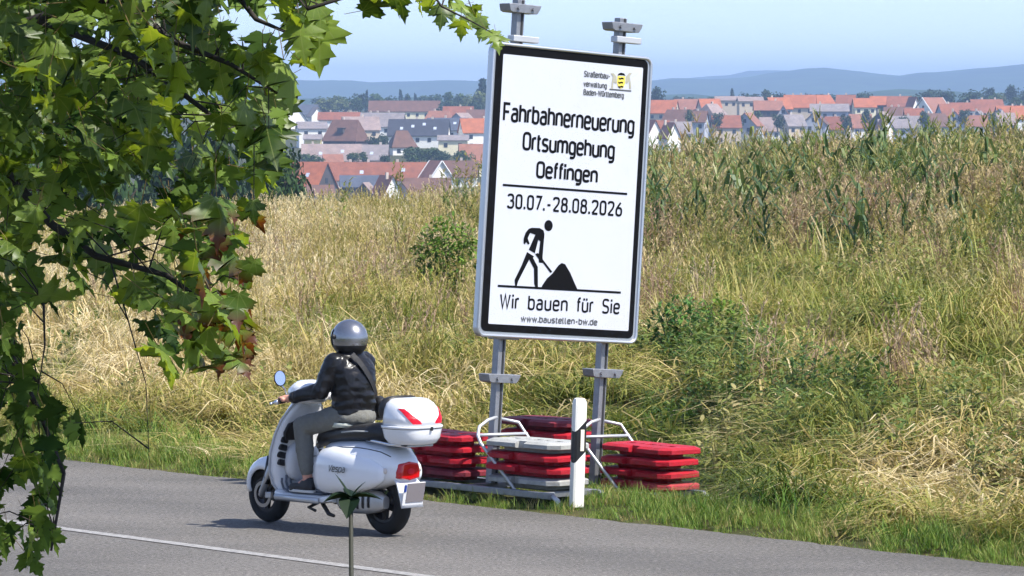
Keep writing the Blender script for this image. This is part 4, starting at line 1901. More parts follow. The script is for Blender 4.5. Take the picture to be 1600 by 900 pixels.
def dryness(X, Y, c):
    """0 green .. 1 straw, as the bank shows it"""
    n1 = smooth_noise(X + 100, Y + 100, 1.6, 4.5, 3) * .22 + smooth_noise(X + 50, Y + 70, .7, 1.8, 4) * .16
    # golden to the left, greener behind and right of the sign, straw at lower right
    xn = X / (Y / 40.0)
    base = .66 - .17 * sig((xn + .6) * 2.5) * (1 - .3 * sig((c - 14) / 3))
    straw = np.exp(-((xn - 3.8) / 1.1) ** 2 - ((c - 3.0) / 2.3) ** 2)
    base = base + .36 * straw - .02 * sig((xn - .5) * 3)
    base = base - .21 * np.exp(-((c - 3.8) / 3.4) ** 2 - ((xn - 1.1) / 1.4) ** 2)
    base = base - .30 * np.exp(-(c / 2.6) ** 2) * (1 - straw)
    return np.clip(base + n1 * 1.35, 0, 1.1)


# -- short green verge along the asphalt
cv = protos('verge_tuft', [tuft(34, .05, .15, .007, .10, .55) for _ in range(6)], M_FRESH)
P, X, Y, c = field_points(110, -.09, 2.6, 46, lambda X, Y, c: np.clip(1.25 - .45 * c, .25, 1) * clear_of(X, Y, SPOTS))
s = rng.uniform(.55, 1.1, len(P)) * np.clip(.70 + c * .7, .6, 1.15) * (.85 + .15 * frame_clear(X, Y, c))
t = .36 + .14 * smooth_noise(X, Y, .5, .8, 8) + .42 * (rng.random(len(P)) < .16) + .3 * np.exp(-(c / .10) ** 2) * (X < -1)
scatter('verge_grass', cv, P, rng.uniform(0, 6.28, len(P)), np.stack([s, s, s * rng.uniform(.7, 1.3, len(P))], 1), t, 'short green grass along the road edge', 'grass')

# -- matted long grass on the bank
cl_ = protos('matted_tuft', [lodged(32, .35, .80, .0135, .22, .22, .8) for _ in range(8)], M_DRY)
P, X, Y, c = field_points(15, .9, 34, 88, lambda X, Y, c: frame_clear(X, Y, c) * np.clip(.30 + c * .35, 0, 1) * np.clip(1.15 - c / 34, .35, 1) * np.clip(.62 + .95 * smooth_noise(X + 41, Y + 3, .9, 2.1, 71), .12, 1))
flow = PI + .5 + 1.3 * smooth_noise(X + 9, Y + 5, 2.2, 5.0, 11) + .7 * smooth_noise(X, Y, .8, 1.9, 12)
s = rng.uniform(.75, 1.3, len(P))
zs = s * rng.uniform(.6, 1.4, len(P)) * np.clip(.45 + c * .18, .5, 1.15) * np.clip(1.05 + .75 * smooth_noise(X + 5, Y + 8, 1.0, 2.4, 72), .5, 1.8) * (1 - .35 * np.exp(-((X / (Y / 40) - 1.0) / 1.5) ** 2 - ((c - 3.5) / 4.0) ** 2))
scatter('matted_grass', cl_, P, flow + rng.normal(0, .35, len(P)), np.stack([s, s, zs], 1), dryness(X, Y, c) + .02, 'long matted grass lying over the bank', 'grass')

# -- fresher blades standing in between
cg = protos('green_tuft', [tuft(26, .22, .48, .011, .14, .7) for _ in range(6)], M_FRESH)
P, X, Y, c = field_points(12, .8, 32, 86, lambda X, Y, c: frame_clear(X, Y, c) * np.clip(.55 + .6 * smooth_noise(X + 31, Y + 17, 1.3, 3.2, 21), .05, 1))
lowz = 1 - .5 * np.exp(-((X / (Y / 40) - 1.0) / 1.5) ** 2 - ((c - 3.5) / 4.0) ** 2)
s = rng.uniform(.55, 1.2, len(P)) * lowz
scatter('meadow_grass', cg, P, rng.uniform(0, 6.28, len(P)), np.stack([s, s, s], 1), dryness(X, Y, c) * .8 - .05, 'green grass tufts standing among the matted grass', 'grass')

# -- pale straw stalks pressed over at the right
cs = protos('straw_tuft', [lodged(12, .8, 1.45, .017, .30, .34, .55) for _ in range(6)], M_DRY)
P, X, Y, c = field_points(9, 1.5, 30, 84, lambda X, Y, c: frame_clear(X, Y, c) * np.clip(.06 + .95 * np.exp(-((X / (Y / 40) - 3.8) / 1.15) ** 2 - ((c - 3.2) / 2.2) ** 2) + .2 * np.exp(-((X / (Y / 40) + 1.6) / 1.6) ** 2 - ((c - 9) / 4) ** 2), 0, 1))
s = rng.uniform(.7, 1.15, len(P))
scatter('straw', cs, P, PI + .35 + rng.normal(0, .55, len(P)), np.stack([s, s, s], 1), .78 + rng.normal(0, .12, len(P)), 'pale dry straw stalks bent over the bank', 'grass')

# -- standing dry stems with seed heads, thick to the left and along the crest
cd_ = protos('dry_stem', [stalks(13, .55, 1.0, .20) for _ in range(8)], M_DRY)


def keep_dry(X, Y, c):
    xn = X / (Y / 40)
    left = sig((-xn - .2) * 2) * np.clip((c - 7) / 8, .04, 1)
    right = sig((xn - .3) * 3) * np.clip((c - 9) / 8, 0, 1) * (.22 + .18 * np.clip((c - 19) / 4, 0, 1))
    pat = np.clip(.6 + .7 * smooth_noise(X + 3, Y + 77, 1.2, 3.5, 31), .15, 1)
    return np.clip(left + right, 0, 1) * pat


P, X, Y, c = field_points(15, 3, 38, 92, keep_dry)
s = rng.uniform(.60, 1.05, len(P)) * (1 + .48 * sig((X - 1.2) * 2) * np.clip((c - 16) / 8, 0, 1))
scatter('dry_tall_grass', cd_, P, rng.uniform(0, 6.28, len(P)), np.stack([s, s, s], 1), dryness(X, Y, c) * .75 + .16 - .06 * sig((X / (Y / 40) - .6) * 3) + rng.normal(0, .15, len(P)), 'tall dry grass with seed heads on the crest of the bank', 'grass')

# -- leafy weeds, dark and tall to the right
cw = protos('tall_weed', [weeds(6, .95, 1.6, .20, .19, .045, 26) for _ in range(7)], M_WEED)


def keep_weed(X, Y, c):
    xn = X / (Y / 40)
    band = sig((xn - .35) * 3.0) * np.clip((c - 15.5) / 4, 0, 1)
    return band * np.clip(.62 + .7 * smooth_noise(X + 13, Y + 7, 1.4, 3.0, 41), .12, 1)


P, X, Y, c = field_points(8, 12, 38, 96, keep_weed)
s = rng.uniform(.6, 1.05, len(P)) * np.clip(.74 + (c - 15) / 50, .74, 1.0)
scatter('tall_weeds', cw, P, rng.uniform(0, 6.28, len(P)), np.stack([s, s, s], 1), .52 + .34 * smooth_noise(X, Y, 1.8, 3.8, 43) + rng.normal(0, .2, len(P)), 'tall dark leafy weeds behind the sign to the right', 'weeds')

cb_ = protos('low_weed', [weeds(9, .28, .62, .20, .14, .045, 15, head=False) for _ in range(6)], M_WEED)


def keep_low(X, Y, c):
    xn = X / (Y / 40)
    a = sig((xn - .4) * 3.0) * np.exp(-((c - 13) / 7.5) ** 2) * 1.0
    b = .15 * np.clip((c - 2) / 4, 0, 1)
    return np.clip(a + b, 0, 1) * np.clip(.42 + 1.1 * smooth_noise(X + 23, Y + 57, 1.0, 2.6, 51), .0, 1)


P, X, Y, c = field_points(14, 1.8, 30, 84, keep_low)
s = rng.uniform(.6, 1.25, len(P))
scatter('low_weeds', cb_, P, rng.uniform(0, 6.28, len(P)), np.stack([s, s, s], 1), .58 + .30 * smooth_noise(X, Y, 1.5, 3, 53) + rng.normal(0, .10, len(P)), 'low green weeds scattered through the grass', 'weeds')


# -- broad reed-like blades, yellow green, through the upper right and in patches to the left
G_REED = [(0.0, (.05, .09, .02)), (.25, (.15, .20, .035)), (.5, (.30, .33, .06)), (.75, (.46, .42, .14)), (1.0, (.60, .50, .26))]
M_REED = veg_material('reed blades', G_REED, .35, .5)
cr_ = protos('reed_tuft', [tuft(13, .45, 1.0, .030, .16, .55, 5) for _ in range(6)], M_REED)


def keep_reed(X, Y, c):
    xn = X / (Y / 40)
    a = sig((xn - .35) * 3.0) * np.clip((c - 8) / 5, 0, 1) * np.clip(.5 + 1.0 * smooth_noise(X + 2, Y + 91, 1.1, 2.8, 81), .05, 1)
    b = sig((-xn - .2) * 3.0) * np.clip((c - 3) / 5, 0, 1) * np.clip(-.15 + 1.0 * smooth_noise(X + 12, Y + 9, 1.0, 3.0, 82), 0, .6)
    return np.clip(a + b, 0, 1)


P, X, Y, c = field_points(7, 3, 36, 92, keep_reed)
s = rng.uniform(.55, 1.1, len(P)) * np.clip(.55 + c / 40, .55, 1.15)
scatter('reed_grass', cr_, P, rng.uniform(0, 6.28, len(P)), np.stack([s, s, s], 1), .56 + .30 * smooth_noise(X, Y, 1.4, 3.2, 83) + rng.normal(0, .12, len(P)), 'broad bladed yellow green reed grass on the bank', 'grass')

# -- tall stalks with long arching leaves that make the ragged skyline to the right


def cornlike(n, h0, h1, rad):
    B = Blades()
    for _ in range(n):
        p = rdir() * rad * math.sqrt(random.random())
        d = rdir()
        h = random.uniform(h0, h1)
        k = random.uniform(0, .10)
        P = lambda t: p + Vector((0, 0, h * t)) + d * h * k * t * t
        B.ribbon([P(t) for t in (0, .4, .75, 1)], .020, .55, side=rdir())
        for i in range(9):
            t = .12 + .09 * i
            a = i * 2.6 + random.uniform(-.5, .5)
            e = Vector((math.cos(a), math.sin(a), 0))
            L = random.uniform(.30, .55) * (1.1 - .4 * t)
            q = P(t)
            B.ribbon([q, q + e * L * .25 + Vector((0, 0, L * .38)), q + e * L * .6 + Vector((0, 0, L * .42)), q + e * L * .85 + Vector((0, 0, L * .2)), q + e * L - Vector((0, 0, L * .12))], .040, random.random() * .8)
        for i in range(7):
            e = (rdir() * .55 + Vector((0, 0, 1))).normalized()
            L = random.uniform(.10, .22)
            B.ribbon([P(1), P(1) + e * L * .6, P(1) + e * L], .016, 1.25, side=rdir())
    return B


G_CORN = [(0.0, (.035, .075, .025)), (.3, (.085, .145, .045)), (.6, (.20, .25, .07)), (.85, (.40, .36, .16)), (1.0, (.46, .33, .17))]
M_CORN = veg_material('stalk leaves', G_CORN, .3, .45)
cc_ = protos('tall_stalk', [cornlike(2, .95, 1.35, .14) for _ in range(6)], M_CORN)


def keep_corn(X, Y, c):
    xn = X / (Y / 40)
    return sig((xn - .55) * 4.0) * np.clip((c - 17) / 3, 0, 1) * np.clip(.30 + 1.1 * smooth_noise(X + 71, Y + 13, .9, 2.2, 95), .03, 1)


P, X, Y, c = field_points(3.2, 15, 34, 92, keep_corn)
s = rng.uniform(.8, 1.4, len(P))
scatter('tall_stalks', cc_, P, rng.uniform(0, 6.28, len(P)), np.stack([s, s, s], 1), .36 + .25 * smooth_noise(X, Y, 1.4, 3.2, 97) + rng.normal(0, .14, len(P)), 'tall leafy stalks with arching leaves on the right crest', 'weeds', .08)

# -- brown withered stems in patches
G_BROWN = [(0.0, (.10, .06, .035)), (.4, (.25, .155, .095)), (.7, (.40, .28, .18)), (1.0, (.55, .43, .29))]
M_BROWN = veg_material('withered stems', G_BROWN, .2, .7)
cn_ = protos('withered_stem', [stalks(12, .5, 1.0, .18, .22, 4) for _ in range(5)], M_BROWN)


def keep_brown(X, Y, c):
    xn = X / (Y / 40)
    return np.clip(-.05 + 1.1 * smooth_noise(X + 61, Y + 29, 1.2, 2.6, 91), 0, .8) * np.clip((c - 6) / 5, 0, 1) * (.35 + .65 * sig((xn - .3) * 3))


P, X, Y, c = field_points(9, 5, 36, 92, keep_brown)
s = rng.uniform(.6, 1.1, len(P)) * (1 + .45 * sig((X - 1.2) * 2) * np.clip((c - 16) / 8, 0, 1))
scatter('withered_stems', cn_, P, rng.uniform(0, 6.28, len(P)), np.stack([s, s, s], 1), .55 + rng.normal(0, .15, len(P)), 'brown withered stems standing in patches on the bank', 'weeds')


# -- single shrubs one can point at
def shrub(px, py, Y, w, h, label, n, Lf, col):
    b = at(px, py, Y)
    z0 = float(gz(b.x, b.y))
    o = empty('shrub', (b.x, b.y, z0))
    tag(o, label, 'shrub')
    B = Blades()
    for _ in range(n):
        a = random.uniform(0, 2 * PI)
        r = w * .5 * random.random() ** .5
        z = h * random.uniform(.06, 1) * (1 - .35 * (r / (w * .5)) ** 2)
        p = Vector((r * math.cos(a), r * math.sin(a) * .8, z))
        e = (Vector((math.cos(a), math.sin(a), 0)) * random.uniform(.2, 1) + rdir() * .5 + Vector((0, 0, random.uniform(-.3, .6)))).normalized()
        B.leaf(p, e, Vector((0, 0, 1)), Lf * random.uniform(.6, 1.3), Lf * .36, random.random())
    me = B.mesh('foliage', col)
    link('foliage', me, o)
    mb = MB()
    for k in range(9):
        d = rdir()
        mb.tube([(0.03 * k - .12, 0, -.03), tuple(d * w * .2 + Vector((0, 0, h * .5))), tuple(d * w * .36 + Vector((0, 0, h * .85)))], [.010, .007, .003], 5)
    mb.build('stems', mat('green stem', (.10, .12, .04), .7), o)
    return o


def leaf_mat(name, c0, c1, transl=.3):
    m = bpy.data.materials.new(name)
    m.use_nodes = True
    n = m.node_tree
    n.nodes.clear()
    out = n.nodes.new('ShaderNodeOutputMaterial')
    bl = n.nodes.new('ShaderNodeAttribute')
    bl.attribute_name = 'shade'
    r = ramp(n, [(0, c0), (1, c1)])
    n.links.new(bl.outputs['Fac'], r.inputs[0])
    d = n.nodes.new('ShaderNodeBsdfPrincipled')
    d.inputs['Roughness'].default_value = .6
    d.inputs['Specular IOR Level'].default_value = .15
    t = n.nodes.new('ShaderNodeBsdfTranslucent')
    n.links.new(r.outputs[0], d.inputs['Base Color'])
    n.links.new(r.outputs[0], t.inputs['Color'])
    mx = n.nodes.new('ShaderNodeMixShader')
    mx.inputs[0].default_value = transl
    n.links.new(d.outputs[0], mx.inputs[1])
    n.links.new(t.outputs[0], mx.inputs[2])
    n.links.new(mx.outputs[0], out.inputs['Surface'])
    return m


M_SHR = leaf_mat('shrub leaves', (.05, .12, .018), (.22, .34, .055))
M_SHR2 = leaf_mat('dark shrub leaves', (.03, .095, .03), (.15, .29, .06))
shrub(700, 440, 56.5, .90, 1.22, 'dense green shrub in dry grass just left of the sign', 2600, .10, M_SHR)
shrub(1060, 532, 47.2, .66, .86, 'dark green shrub close to the right edge of the sign', 1100, .10, M_SHR2)
shrub(1128, 530, 47.8, .56, .84, 'green leafy shrub right of the darkest shrub beside the sign', 850, .095, M_SHR)
shrub(1192, 560, 46, .42, .70, 'light green weed bush standing furthest right of the three bushes', 520, .095, M_SHR)
# ------------------------------------------------------------------ hills far behind the town
def hills(name, prof, Y, depth, amp, m, seed):
    """a forested ridge with real depth: prof = (pixel x, pixel y of the skyline)"""
    xs = np.linspace(-1400, 3000, 150)
    ys = np.interp(xs, [p[0] for p in prof], [p[1] for p in prof])
    rows = []
    nr = 15
    for j in range(nr):
        t = j / (nr - 1)
        row = []
        for i, (x, y) in enumerate(zip(xs, ys)):
            top = at(x, y, Y)
            YY = Y - depth * .5 + depth * t
            k = math.sin(PI * min(1, t / .5) * .5) if t < .5 else math.cos(PI * (t - .5))
            k = k ** .9 if k > 0 else 0
            n = mnoise.noise((i * .21 + seed, t * 5, 0)) * amp * (1 - abs(t - .5) * 1.2) + mnoise.noise((i * .9 + seed, t * 14, 4)) * amp * .22
            z = -16 + (top.z + 16) * k + n * (1 if 0 < j < nr - 1 else 0)
            row.append(Vector((top.x * (YY / Y), YY, z)))
        rows.append(row)
    mb = MB()
    mb.rings(rows, cap=False, closed=False)
    tag(mb.build(name, m, smooth=True), kind='structure')


forest = mat('far forest', (.03, .055, .02), .95, var=.5, vscale=.012, spec=.05)
hills('hills', [(-1400, 120), (0, 122), (300, 126), (440, 127), (500, 126), (535, 124), (560, 126), (600, 127), (640, 125.5), (700, 125.5), (760, 127), (900, 127), (1000, 126), (1040, 122), (1062, 120.5), (1100, 121.5), (1150, 122), (1190, 117),
               (1240, 112), (1270, 109), (1295, 108), (1330, 110), (1360, 114.5), (1392, 117.5), (1405, 119.5), (1440, 115), (1480, 112), (1530, 107), (1570, 106), (1600, 104.5), (1800, 98), (3000, 104)], 8200, 2600, 9, forest, 1)
hills('far_hills', [(-1400, 132), (300, 131), (900, 128), (1050, 124), (1110, 120), (1150, 118), (1165, 112), (1185, 109.5), (1225, 110), (1260, 113), (1400, 118), (3000, 122)], 10800, 2600, 8, forest, 9)
hills('wooded_rise', [(-1400, 158), (1250, 152), (1330, 146), (1365, 140), (1420, 139.5), (1470, 143), (1560, 148), (3000, 150)], 4300, 1000, 5, forest, 5)


# ------------------------------------------------------------------ houses of the town on the far slope
TILE = {k: mat('roof tiles ' + k, v, .8, var=.22, vscale=.55, bump=.3, bscale=3.5) for k, v in {
    'orange': srgb(158, 90, 54), 'red': srgb(130, 76, 52), 'brown': srgb(100, 70, 56), 'rose': srgb(138, 92, 72), 'grey': srgb(128, 120, 120), 'slate': srgb(72, 78, 92), 'taupe': srgb(140, 122, 116), 'black': srgb(52, 54, 64)}.items()}
WALL = {k: mat('house wall ' + k, v, .85, var=.06, vscale=.3) for k, v in {
    'white': srgb(246, 243, 234), 'cream': srgb(236, 226, 190), 'grey': srgb(176, 180, 190), 'dark': srgb(70, 64, 62), 'beige': srgb(206, 188, 164), 'yellow': srgb(238, 220, 150)}.items()}
glassm = mat('window glass', (.03, .035, .045), .12)
framem = mat('window frame', srgb(225, 225, 222), .5)
skym = mat('roof window', srgb(205, 212, 222), .1, .3)
chim = mat('chimney render', srgb(205, 190, 175), .85)
PROTO_WIN = MB().box(0, 0, 0, 1.15, .10, 1.3).mesh('window', glassm)
PROTO_SKY = MB().box(0, 0, 0, 1.0, 1.3, .12).mesh('roof_window', skym)


def house(px, py, Y, L, D, rh, yaw, roof, wall, label, wh=None, hip=0.0, win=3, chimney=1, sky_w=0, overhang=.45, white_verge=False, dormer=0):
    """ridge centre at pixel (px, py), depth Y; L = ridge length, D = depth across, rh = roof height, yaw: 0 ridge across the view, 90 gable to the viewer"""
    if px > 1000 and wall == 'white' and win:
        wall = ('grey', 'beige', 'white', 'dark', 'beige')[int(px * 7 + py) % 5]
    top = at(px, py, Y)
    g = float(gz(top.x, top.y)) - .6
    ez = top.z - rh
    full = max(2.6, ez - g)
    h = full
    o = empty('house', (top.x, top.y, ez - h), (0, 0, R(yaw)))
    tag(o, label, 'house', 'houses of the town behind the field')
    a, b = L / 2, D / 2
    mb = MB()
    v = [(-a, -b), (a, -b), (a, b), (-a, b)]
    base = len(mb.v)
    ga = a - hip * 1.0
    mb.rings([[Vector((x, y, 0)) for x, y in v], [Vector((x, y, h)) for x, y in v]], cap=False)
    if hip < .1:
        for s in (-1, 1):
            mb.poly([(s * a, -b, h), (s * a, b, h), (s * a, 0, h + rh - .05)])
    mb.build('wall', WALL[wall], o)
    # roof: two slabs with thickness (or hipped)
    oh = overhang
    mb = MB()
    sl = rh / b
    eb = b + oh
    ezl = h - oh * sl
    ra = a + oh
    for s in (-1, 1):
        r0 = [Vector((-ra, s * eb, ezl)), Vector((ra, s * eb, ezl)), Vector((ra - hip, 0, h + rh)), Vector((-ra + hip, 0, h + rh))]
        r1 = [p + Vector((0, 0, .22)) for p in r0]
        mb.rings([r0, r1])
    if hip > .1:
        for s in (-1, 1):
            r0 = [Vector((s * ra, -eb, ezl)), Vector((s * ra, eb, ezl)), Vector((s * (ra - hip), 0, h + rh))]
            mb.rings([r0, [p + Vector((0, 0, .22)) for p in r0]])
    rf = mb.build('roof', TILE[roof], o)
    if white_verge:
        for s in (-1, 1):
            for q in (-1, 1):
                mb = MB()
                mb.tube([(s * (ra + .02), q * eb, ezl + .1), (s * (ra + .02), 0, h + rh + .12)], .22, 4)
                mb.build('verge_board', framem, rf)
    for k in range(chimney):
        cx = (-.35 + .7 * ((k * .618 + .3 + abs(px) * .013) % 1)) * L
        mb = MB()
        mb.box(cx, .25 * b, h + rh + .1, .65, .65, 1.7)
        mb.build('chimney', chim, rf)
    for k in range(sky_w):
        cx = (-.38 + .76 * (k + .5) / sky_w) * L
        t = .45 + .12 * ((k * 7) % 3)
        link('roof_window', PROTO_SKY, rf, (cx, -eb * (1 - t), ezl + (h + rh - ezl) * t + .2), (math.atan(sl), 0, 0))
    for k in range(dormer):
        cx = (-.3 + .6 * (k + .5) / dormer) * L
        mb = MB()
        mb.box(cx, -b * .55, h + rh * .48, 1.9, b * .6, 1.5)
        mb.box(cx, -b * .55, h + rh * .48 + .82, 2.3, b * .7, .14)
        mb.build('dormer', WALL['dark' if roof != 'black' else 'white'], rf)
    # windows on the two faces towards the viewer
    n = win
    for fl in range(1 if Y > 1600 else 2):
        z = h - 1.5 - 2.8 * fl
        if z < 1:
            break
        for k in range(n):
            x = (-.5 + (k + .5) / n) * L
            link('window', PROTO_WIN, o, (x, -b - .03, z))
    if hip < .1 and win:
        s = -1 if (yaw % 360) < 180 and yaw > 0 else 1
        for s in (-1, 1):
            for (yy, zz) in ((-.17 * D, h - 1.5), (.17 * D, h - 1.5), (0, h + rh * .36)):
                link('window', PROTO_WIN, o, (s * (a + .03), yy, zz), (0, 0, R(90)))
    return o


H = house
# --- left of the sign, nearest row (red roofs just above the grass)
H(476, 254, 1195, 13, 12, 7.2, -28, 'orange', 'dark', 'house with orange red roof nearest the maple leaves', sky_w=2, chimney=0)
H(598, 254.5, 1235, 29, 10, 4.4, 0, 'red', 'white', 'long terrace with plain red roof behind the small white gable', sky_w=2, chimney=3)
H(570, 275, 1180, 12, 8, 2.6, 3, 'slate', 'dark', 'low house with dark slate roof in front of the red terrace', win=2, chimney=0)
H(572, 286, 1160, 6, 5.5, 3, 78, 'taupe', 'dark', 'small dark gable beside the white gable', win=1, chimney=0)
H(604, 275, 1155, 9, 5.8, 5.4, 112, 'red', 'white', 'small white pointed gable closest to the field', win=0, chimney=1)
H(633, 285, 1165, 6, 5.0, 3.0, 76, 'brown', 'grey', 'small grey gable right of the white pointed gable', win=0, chimney=0)
H(668, 279, 1170, 11, 9, 4.0, 4, 'brown', 'white', 'brown red roof low in front of the second white gable', sky_w=0, chimney=2)
H(681, 252, 1200, 8, 6.6, 4.6, 112, 'rose', 'white', 'white triangular gable right of the long red terrace', win=0, chimney=0, white_verge=True)
H(716, 252, 1240, 10, 9, 4.0, -2, 'brown', 'white', 'brown roofed house between the white gable and the sign', chimney=1)
H(744, 226, 1300, 9, 10, 5.0, 5, 'rose', 'cream', 'red roofed house half hidden by the left edge of the sign', chimney=1)
H(500, 290, 1140, 6, 6, 2.2, 10, 'brown', 'grey', 'low shed roof under the orange roof behind the grass', win=1, chimney=0)
# --- second row
H(518, 226, 1370, 17, 11, 4.6, 2, 'taupe', 'beige', 'long grey brown roof with two skylights left of the hedge', sky_w=2, chimney=1)
H(582, 227, 1385, 9, 10, 4.2, -3, 'grey', 'beige', 'shorter grey brown roof above the round hedge', sky_w=1, chimney=1)
H(520, 242, 1320, 5, 7, 2.4, 6, 'rose', 'beige', 'small rose roof below the long grey brown roof', chimney=0, win=1)
H(628, 205, 1440, 7.5, 8, 4.6, 14, 'brown', 'white', 'brown hipped roof in front of the black roofed house', hip=2.4, chimney=0, win=2)
# --- third row
H(540, 188, 1480, 11, 11, 6.2, -20, 'brown', 'dark', 'steep brown roof with dormer and pale chimney', dormer=1, chimney=1, hip=1.5)
H(487, 191, 1500, 9, 9, 2.0, 8, 'grey', 'white', 'white house with flat grey roof beside the maple leaves', chimney=0, win=2)
H(489, 211, 1420, 5, 5, 1.2, 0, 'grey', 'yellow', 'small yellow walled building under the flat white house', chimney=0, win=0)
H(655, 187, 1500, 19, 12, 5.0, -4, 'black', 'white', 'white terrace with black roof and four skylights', sky_w=4, chimney=2, win=5)
H(700, 185, 1530, 13, 11, 3.8, -4, 'slate', 'white', 'slate grey roofed house beside the black roofed terrace', sky_w=2, chimney=1, win=4)
H(708, 212, 1440, 9, 8, 1.4, 0, 'grey', 'cream', 'cream flat roofed extension under the slate roof', chimney=0, win=2)
H(743, 186, 1500, 9.5, 9, 4.2, 12, 'orange', 'white', 'bright orange roof touching the left edge of the sign', chimney=1, win=2)
H(598, 177, 1650, 15, 11, 4.6, -6, 'grey', 'white', 'grey roofed row above the black roofed terrace', chimney=3, win=4)
H(563, 183, 1590, 12, 10, 4.2, 10, 'taupe', 'beige', 'taupe roof behind the steep brown roof', chimney=1)
H(686, 174, 1680, 9, 9, 3.4, -10, 'rose', 'white', 'rose red roof above the slate grey house', hip=1.2, chimney=1)
H(722, 177, 1650, 8, 8, 3.6, 62, 'taupe', 'grey', 'grey gabled house above the orange roof', chimney=0)
H(716, 167, 1780, 11, 9, 3.2, 0, 'red', 'white', 'small red roof below the trees next to the sign', chimney=1)
H(747, 172, 1760, 8, 9, 3.4, 0, 'brown', 'beige', 'brown roof at the foot of the dark trees by the sign', chimney=1)
H(530, 176, 1720, 15, 10, 2.6, 0, 'red', 'white', 'flat red roof left of the grey roofed row', chimney=1)
H(632, 158, 1930, 29, 13, 4.2, 0, 'brown', 'cream', 'long red brown hall roof in front of the tree line', chimney=0, win=8)
H(449, 157, 1750, 12, 11, 7.2, 112, 'slate', 'white', 'tall white gable peeping out between maple leaves', chimney=0, win=0)
H(474, 164, 1800, 11, 9, 3.6, 0, 'slate', 'white', 'dark slate roof next to the tall white gable', chimney=0)
H(493, 168, 1790, 5, 5, 3.2, 112, 'grey', 'white', 'tiny white gable at the end of the dark slate roof', chimney=0, win=0)
H(547, 160, 2000, 6, 7, 1.6, 0, 'taupe', 'beige', 'beige block between the trees beyond the roofs', chimney=0, win=2)
# --- right of the sign
H(1037, 157, 1750, 10, 10, 4.6, -14, 'orange', 'white', 'orange red roof touching the right edge of the sign', chimney=0)
H(1073, 155.5, 1790, 9, 10, 3.8, -8, 'rose', 'white', 'rose roof second to the right of the sign', chimney=1)
H(1108, 155, 1780, 7.5, 9, 3.2, 10, 'orange', 'white', 'orange roof behind the grey hipped house', chimney=0)
H(1112, 163, 1640, 8, 7, 3.4, 52, 'taupe', 'grey', 'grey hipped house right of the sign in front of the orange roof', chimney=1, hip=1.2)
H(1062, 172, 1600, 10, 9, 4.0, -20, 'brown', 'white', 'dark brown roof below the rose roof right of the sign', chimney=2, hip=.8)
H(1018, 188, 1450, 6, 4.6, 4.2, 112, 'red', 'white', 'white gable cut by the right edge of the sign', chimney=0, win=0)
H(1032, 189, 1465, 5, 8, 3.8, 0, 'red', 'white', 'red roof between two white gables right of the sign', chimney=0, win=1)
H(1046, 192, 1440, 7, 4.4, 4.2, 112, 'red', 'white', 'slender white gable second from the sign edge', chimney=1, win=0)
H(1064, 191, 1470, 6, 7, 3.4, 6, 'grey', 'white', 'grey roof right of the slender white gable', chimney=1)
H(1140, 151, 1950, 12, 10, 1.6, 0, 'taupe', 'beige', 'low beige building with flat brown roof on the skyline', chimney=0, win=4)
H(1172, 152, 1930, 10, 9, 1.6, 4, 'taupe', 'beige', 'second flat beige building further right on the skyline', chimney=0, win=3)
H(1200, 158, 1700, 10, 9, 3.2, 0, 'rose', 'white', 'rose roof right of the flat beige buildings', chimney=1)
H(1216, 153, 1760, 8, 9, 4.0, 16, 'orange', 'white', 'orange roof with small grey gable below it', chimney=1)
H(1224, 165, 1600, 5, 4.2, 3.4, 86, 'rose', 'grey', 'small pale grey gable in front of orange roofs', chimney=0, win=1)
H(1250, 149, 1820, 12, 10, 4.6, -6, 'orange', 'white', 'large orange roof right of the big round tree', chimney=2)
H(1284, 149, 1840, 9, 10, 4.0, 14, 'orange', 'cream', 'orange roof with half hipped end on the skyline', chimney=1, hip=1.5)
H(1322, 149, 1830, 7, 9, 3.6, -8, 'red', 'white', 'red roof under a short white wall on the skyline', chimney=1)
H(1296, 163, 1620, 13, 9, 2.4, -3, 'grey', 'white', 'long grey roof low in front of the orange roofs', chimney=1, win=4)
H(1350, 154, 1780, 8, 9, 3.2, 4, 'orange', 'cream', 'orange roof left of the pointed dark tree', chimney=0)
H(1376, 151, 1840, 8, 10, 3.2, 0, 'orange', 'white', 'pale orange roof right of the pointed dark tree', chimney=0)
H(1405, 151, 1830, 9, 10, 3.8, -4, 'red', 'white', 'red roof left of the slim white gable', chimney=1)
H(1426, 152, 1790, 6, 3.6, 4.6, 112, 'red', 'white', 'slim white gable among the red roofs', chimney=0, win=0)
H(1403, 168, 1600, 9, 9, 3.0, -6, 'brown', 'grey', 'wine red roof low behind the tall weeds', chimney=2)
H(1428, 170, 1590, 6, 8, 2.8, 0, 'red', 'grey', 'small red roof beside the wine red roof', chimney=1)
H(1457, 153, 1760, 9, 12, 5.6, 34, 'rose', 'white', 'pale rose roof with white gable edge', chimney=0, white_verge=True)
H(1482, 163, 1650, 7, 10, 5.6, 18, 'red', 'grey', 'deep red roof in the middle of the right hand houses', chimney=1)
H(1503, 161, 1740, 9, 9, 2.8, 0, 'red', 'white', 'red roof with pale wall below', chimney=1)
H(1541, 156, 1790, 12, 11, 4.8, 8, 'red', 'white', 'wide red roof with white chimney block', chimney=2)
H(1530, 174, 1600, 6, 6.5, 3.6, 72, 'grey', 'grey', 'grey gable below the wide red roof', chimney=1, win=1)
H(1562, 171, 1610, 6, 6.5, 3.6, 76, 'slate', 'white', 'white gable with dark timbers at the right', chimney=0, win=1)
H(1583, 166, 1680, 12, 11, 4.4, 4, 'orange', 'white', 'orange red roof cut by the right edge of the picture', chimney=2)
H(1585, 158, 1850, 5, 4, 3.4, 84, 'rose', 'white', 'small white gable above the rightmost roof', chimney=0, win=0)
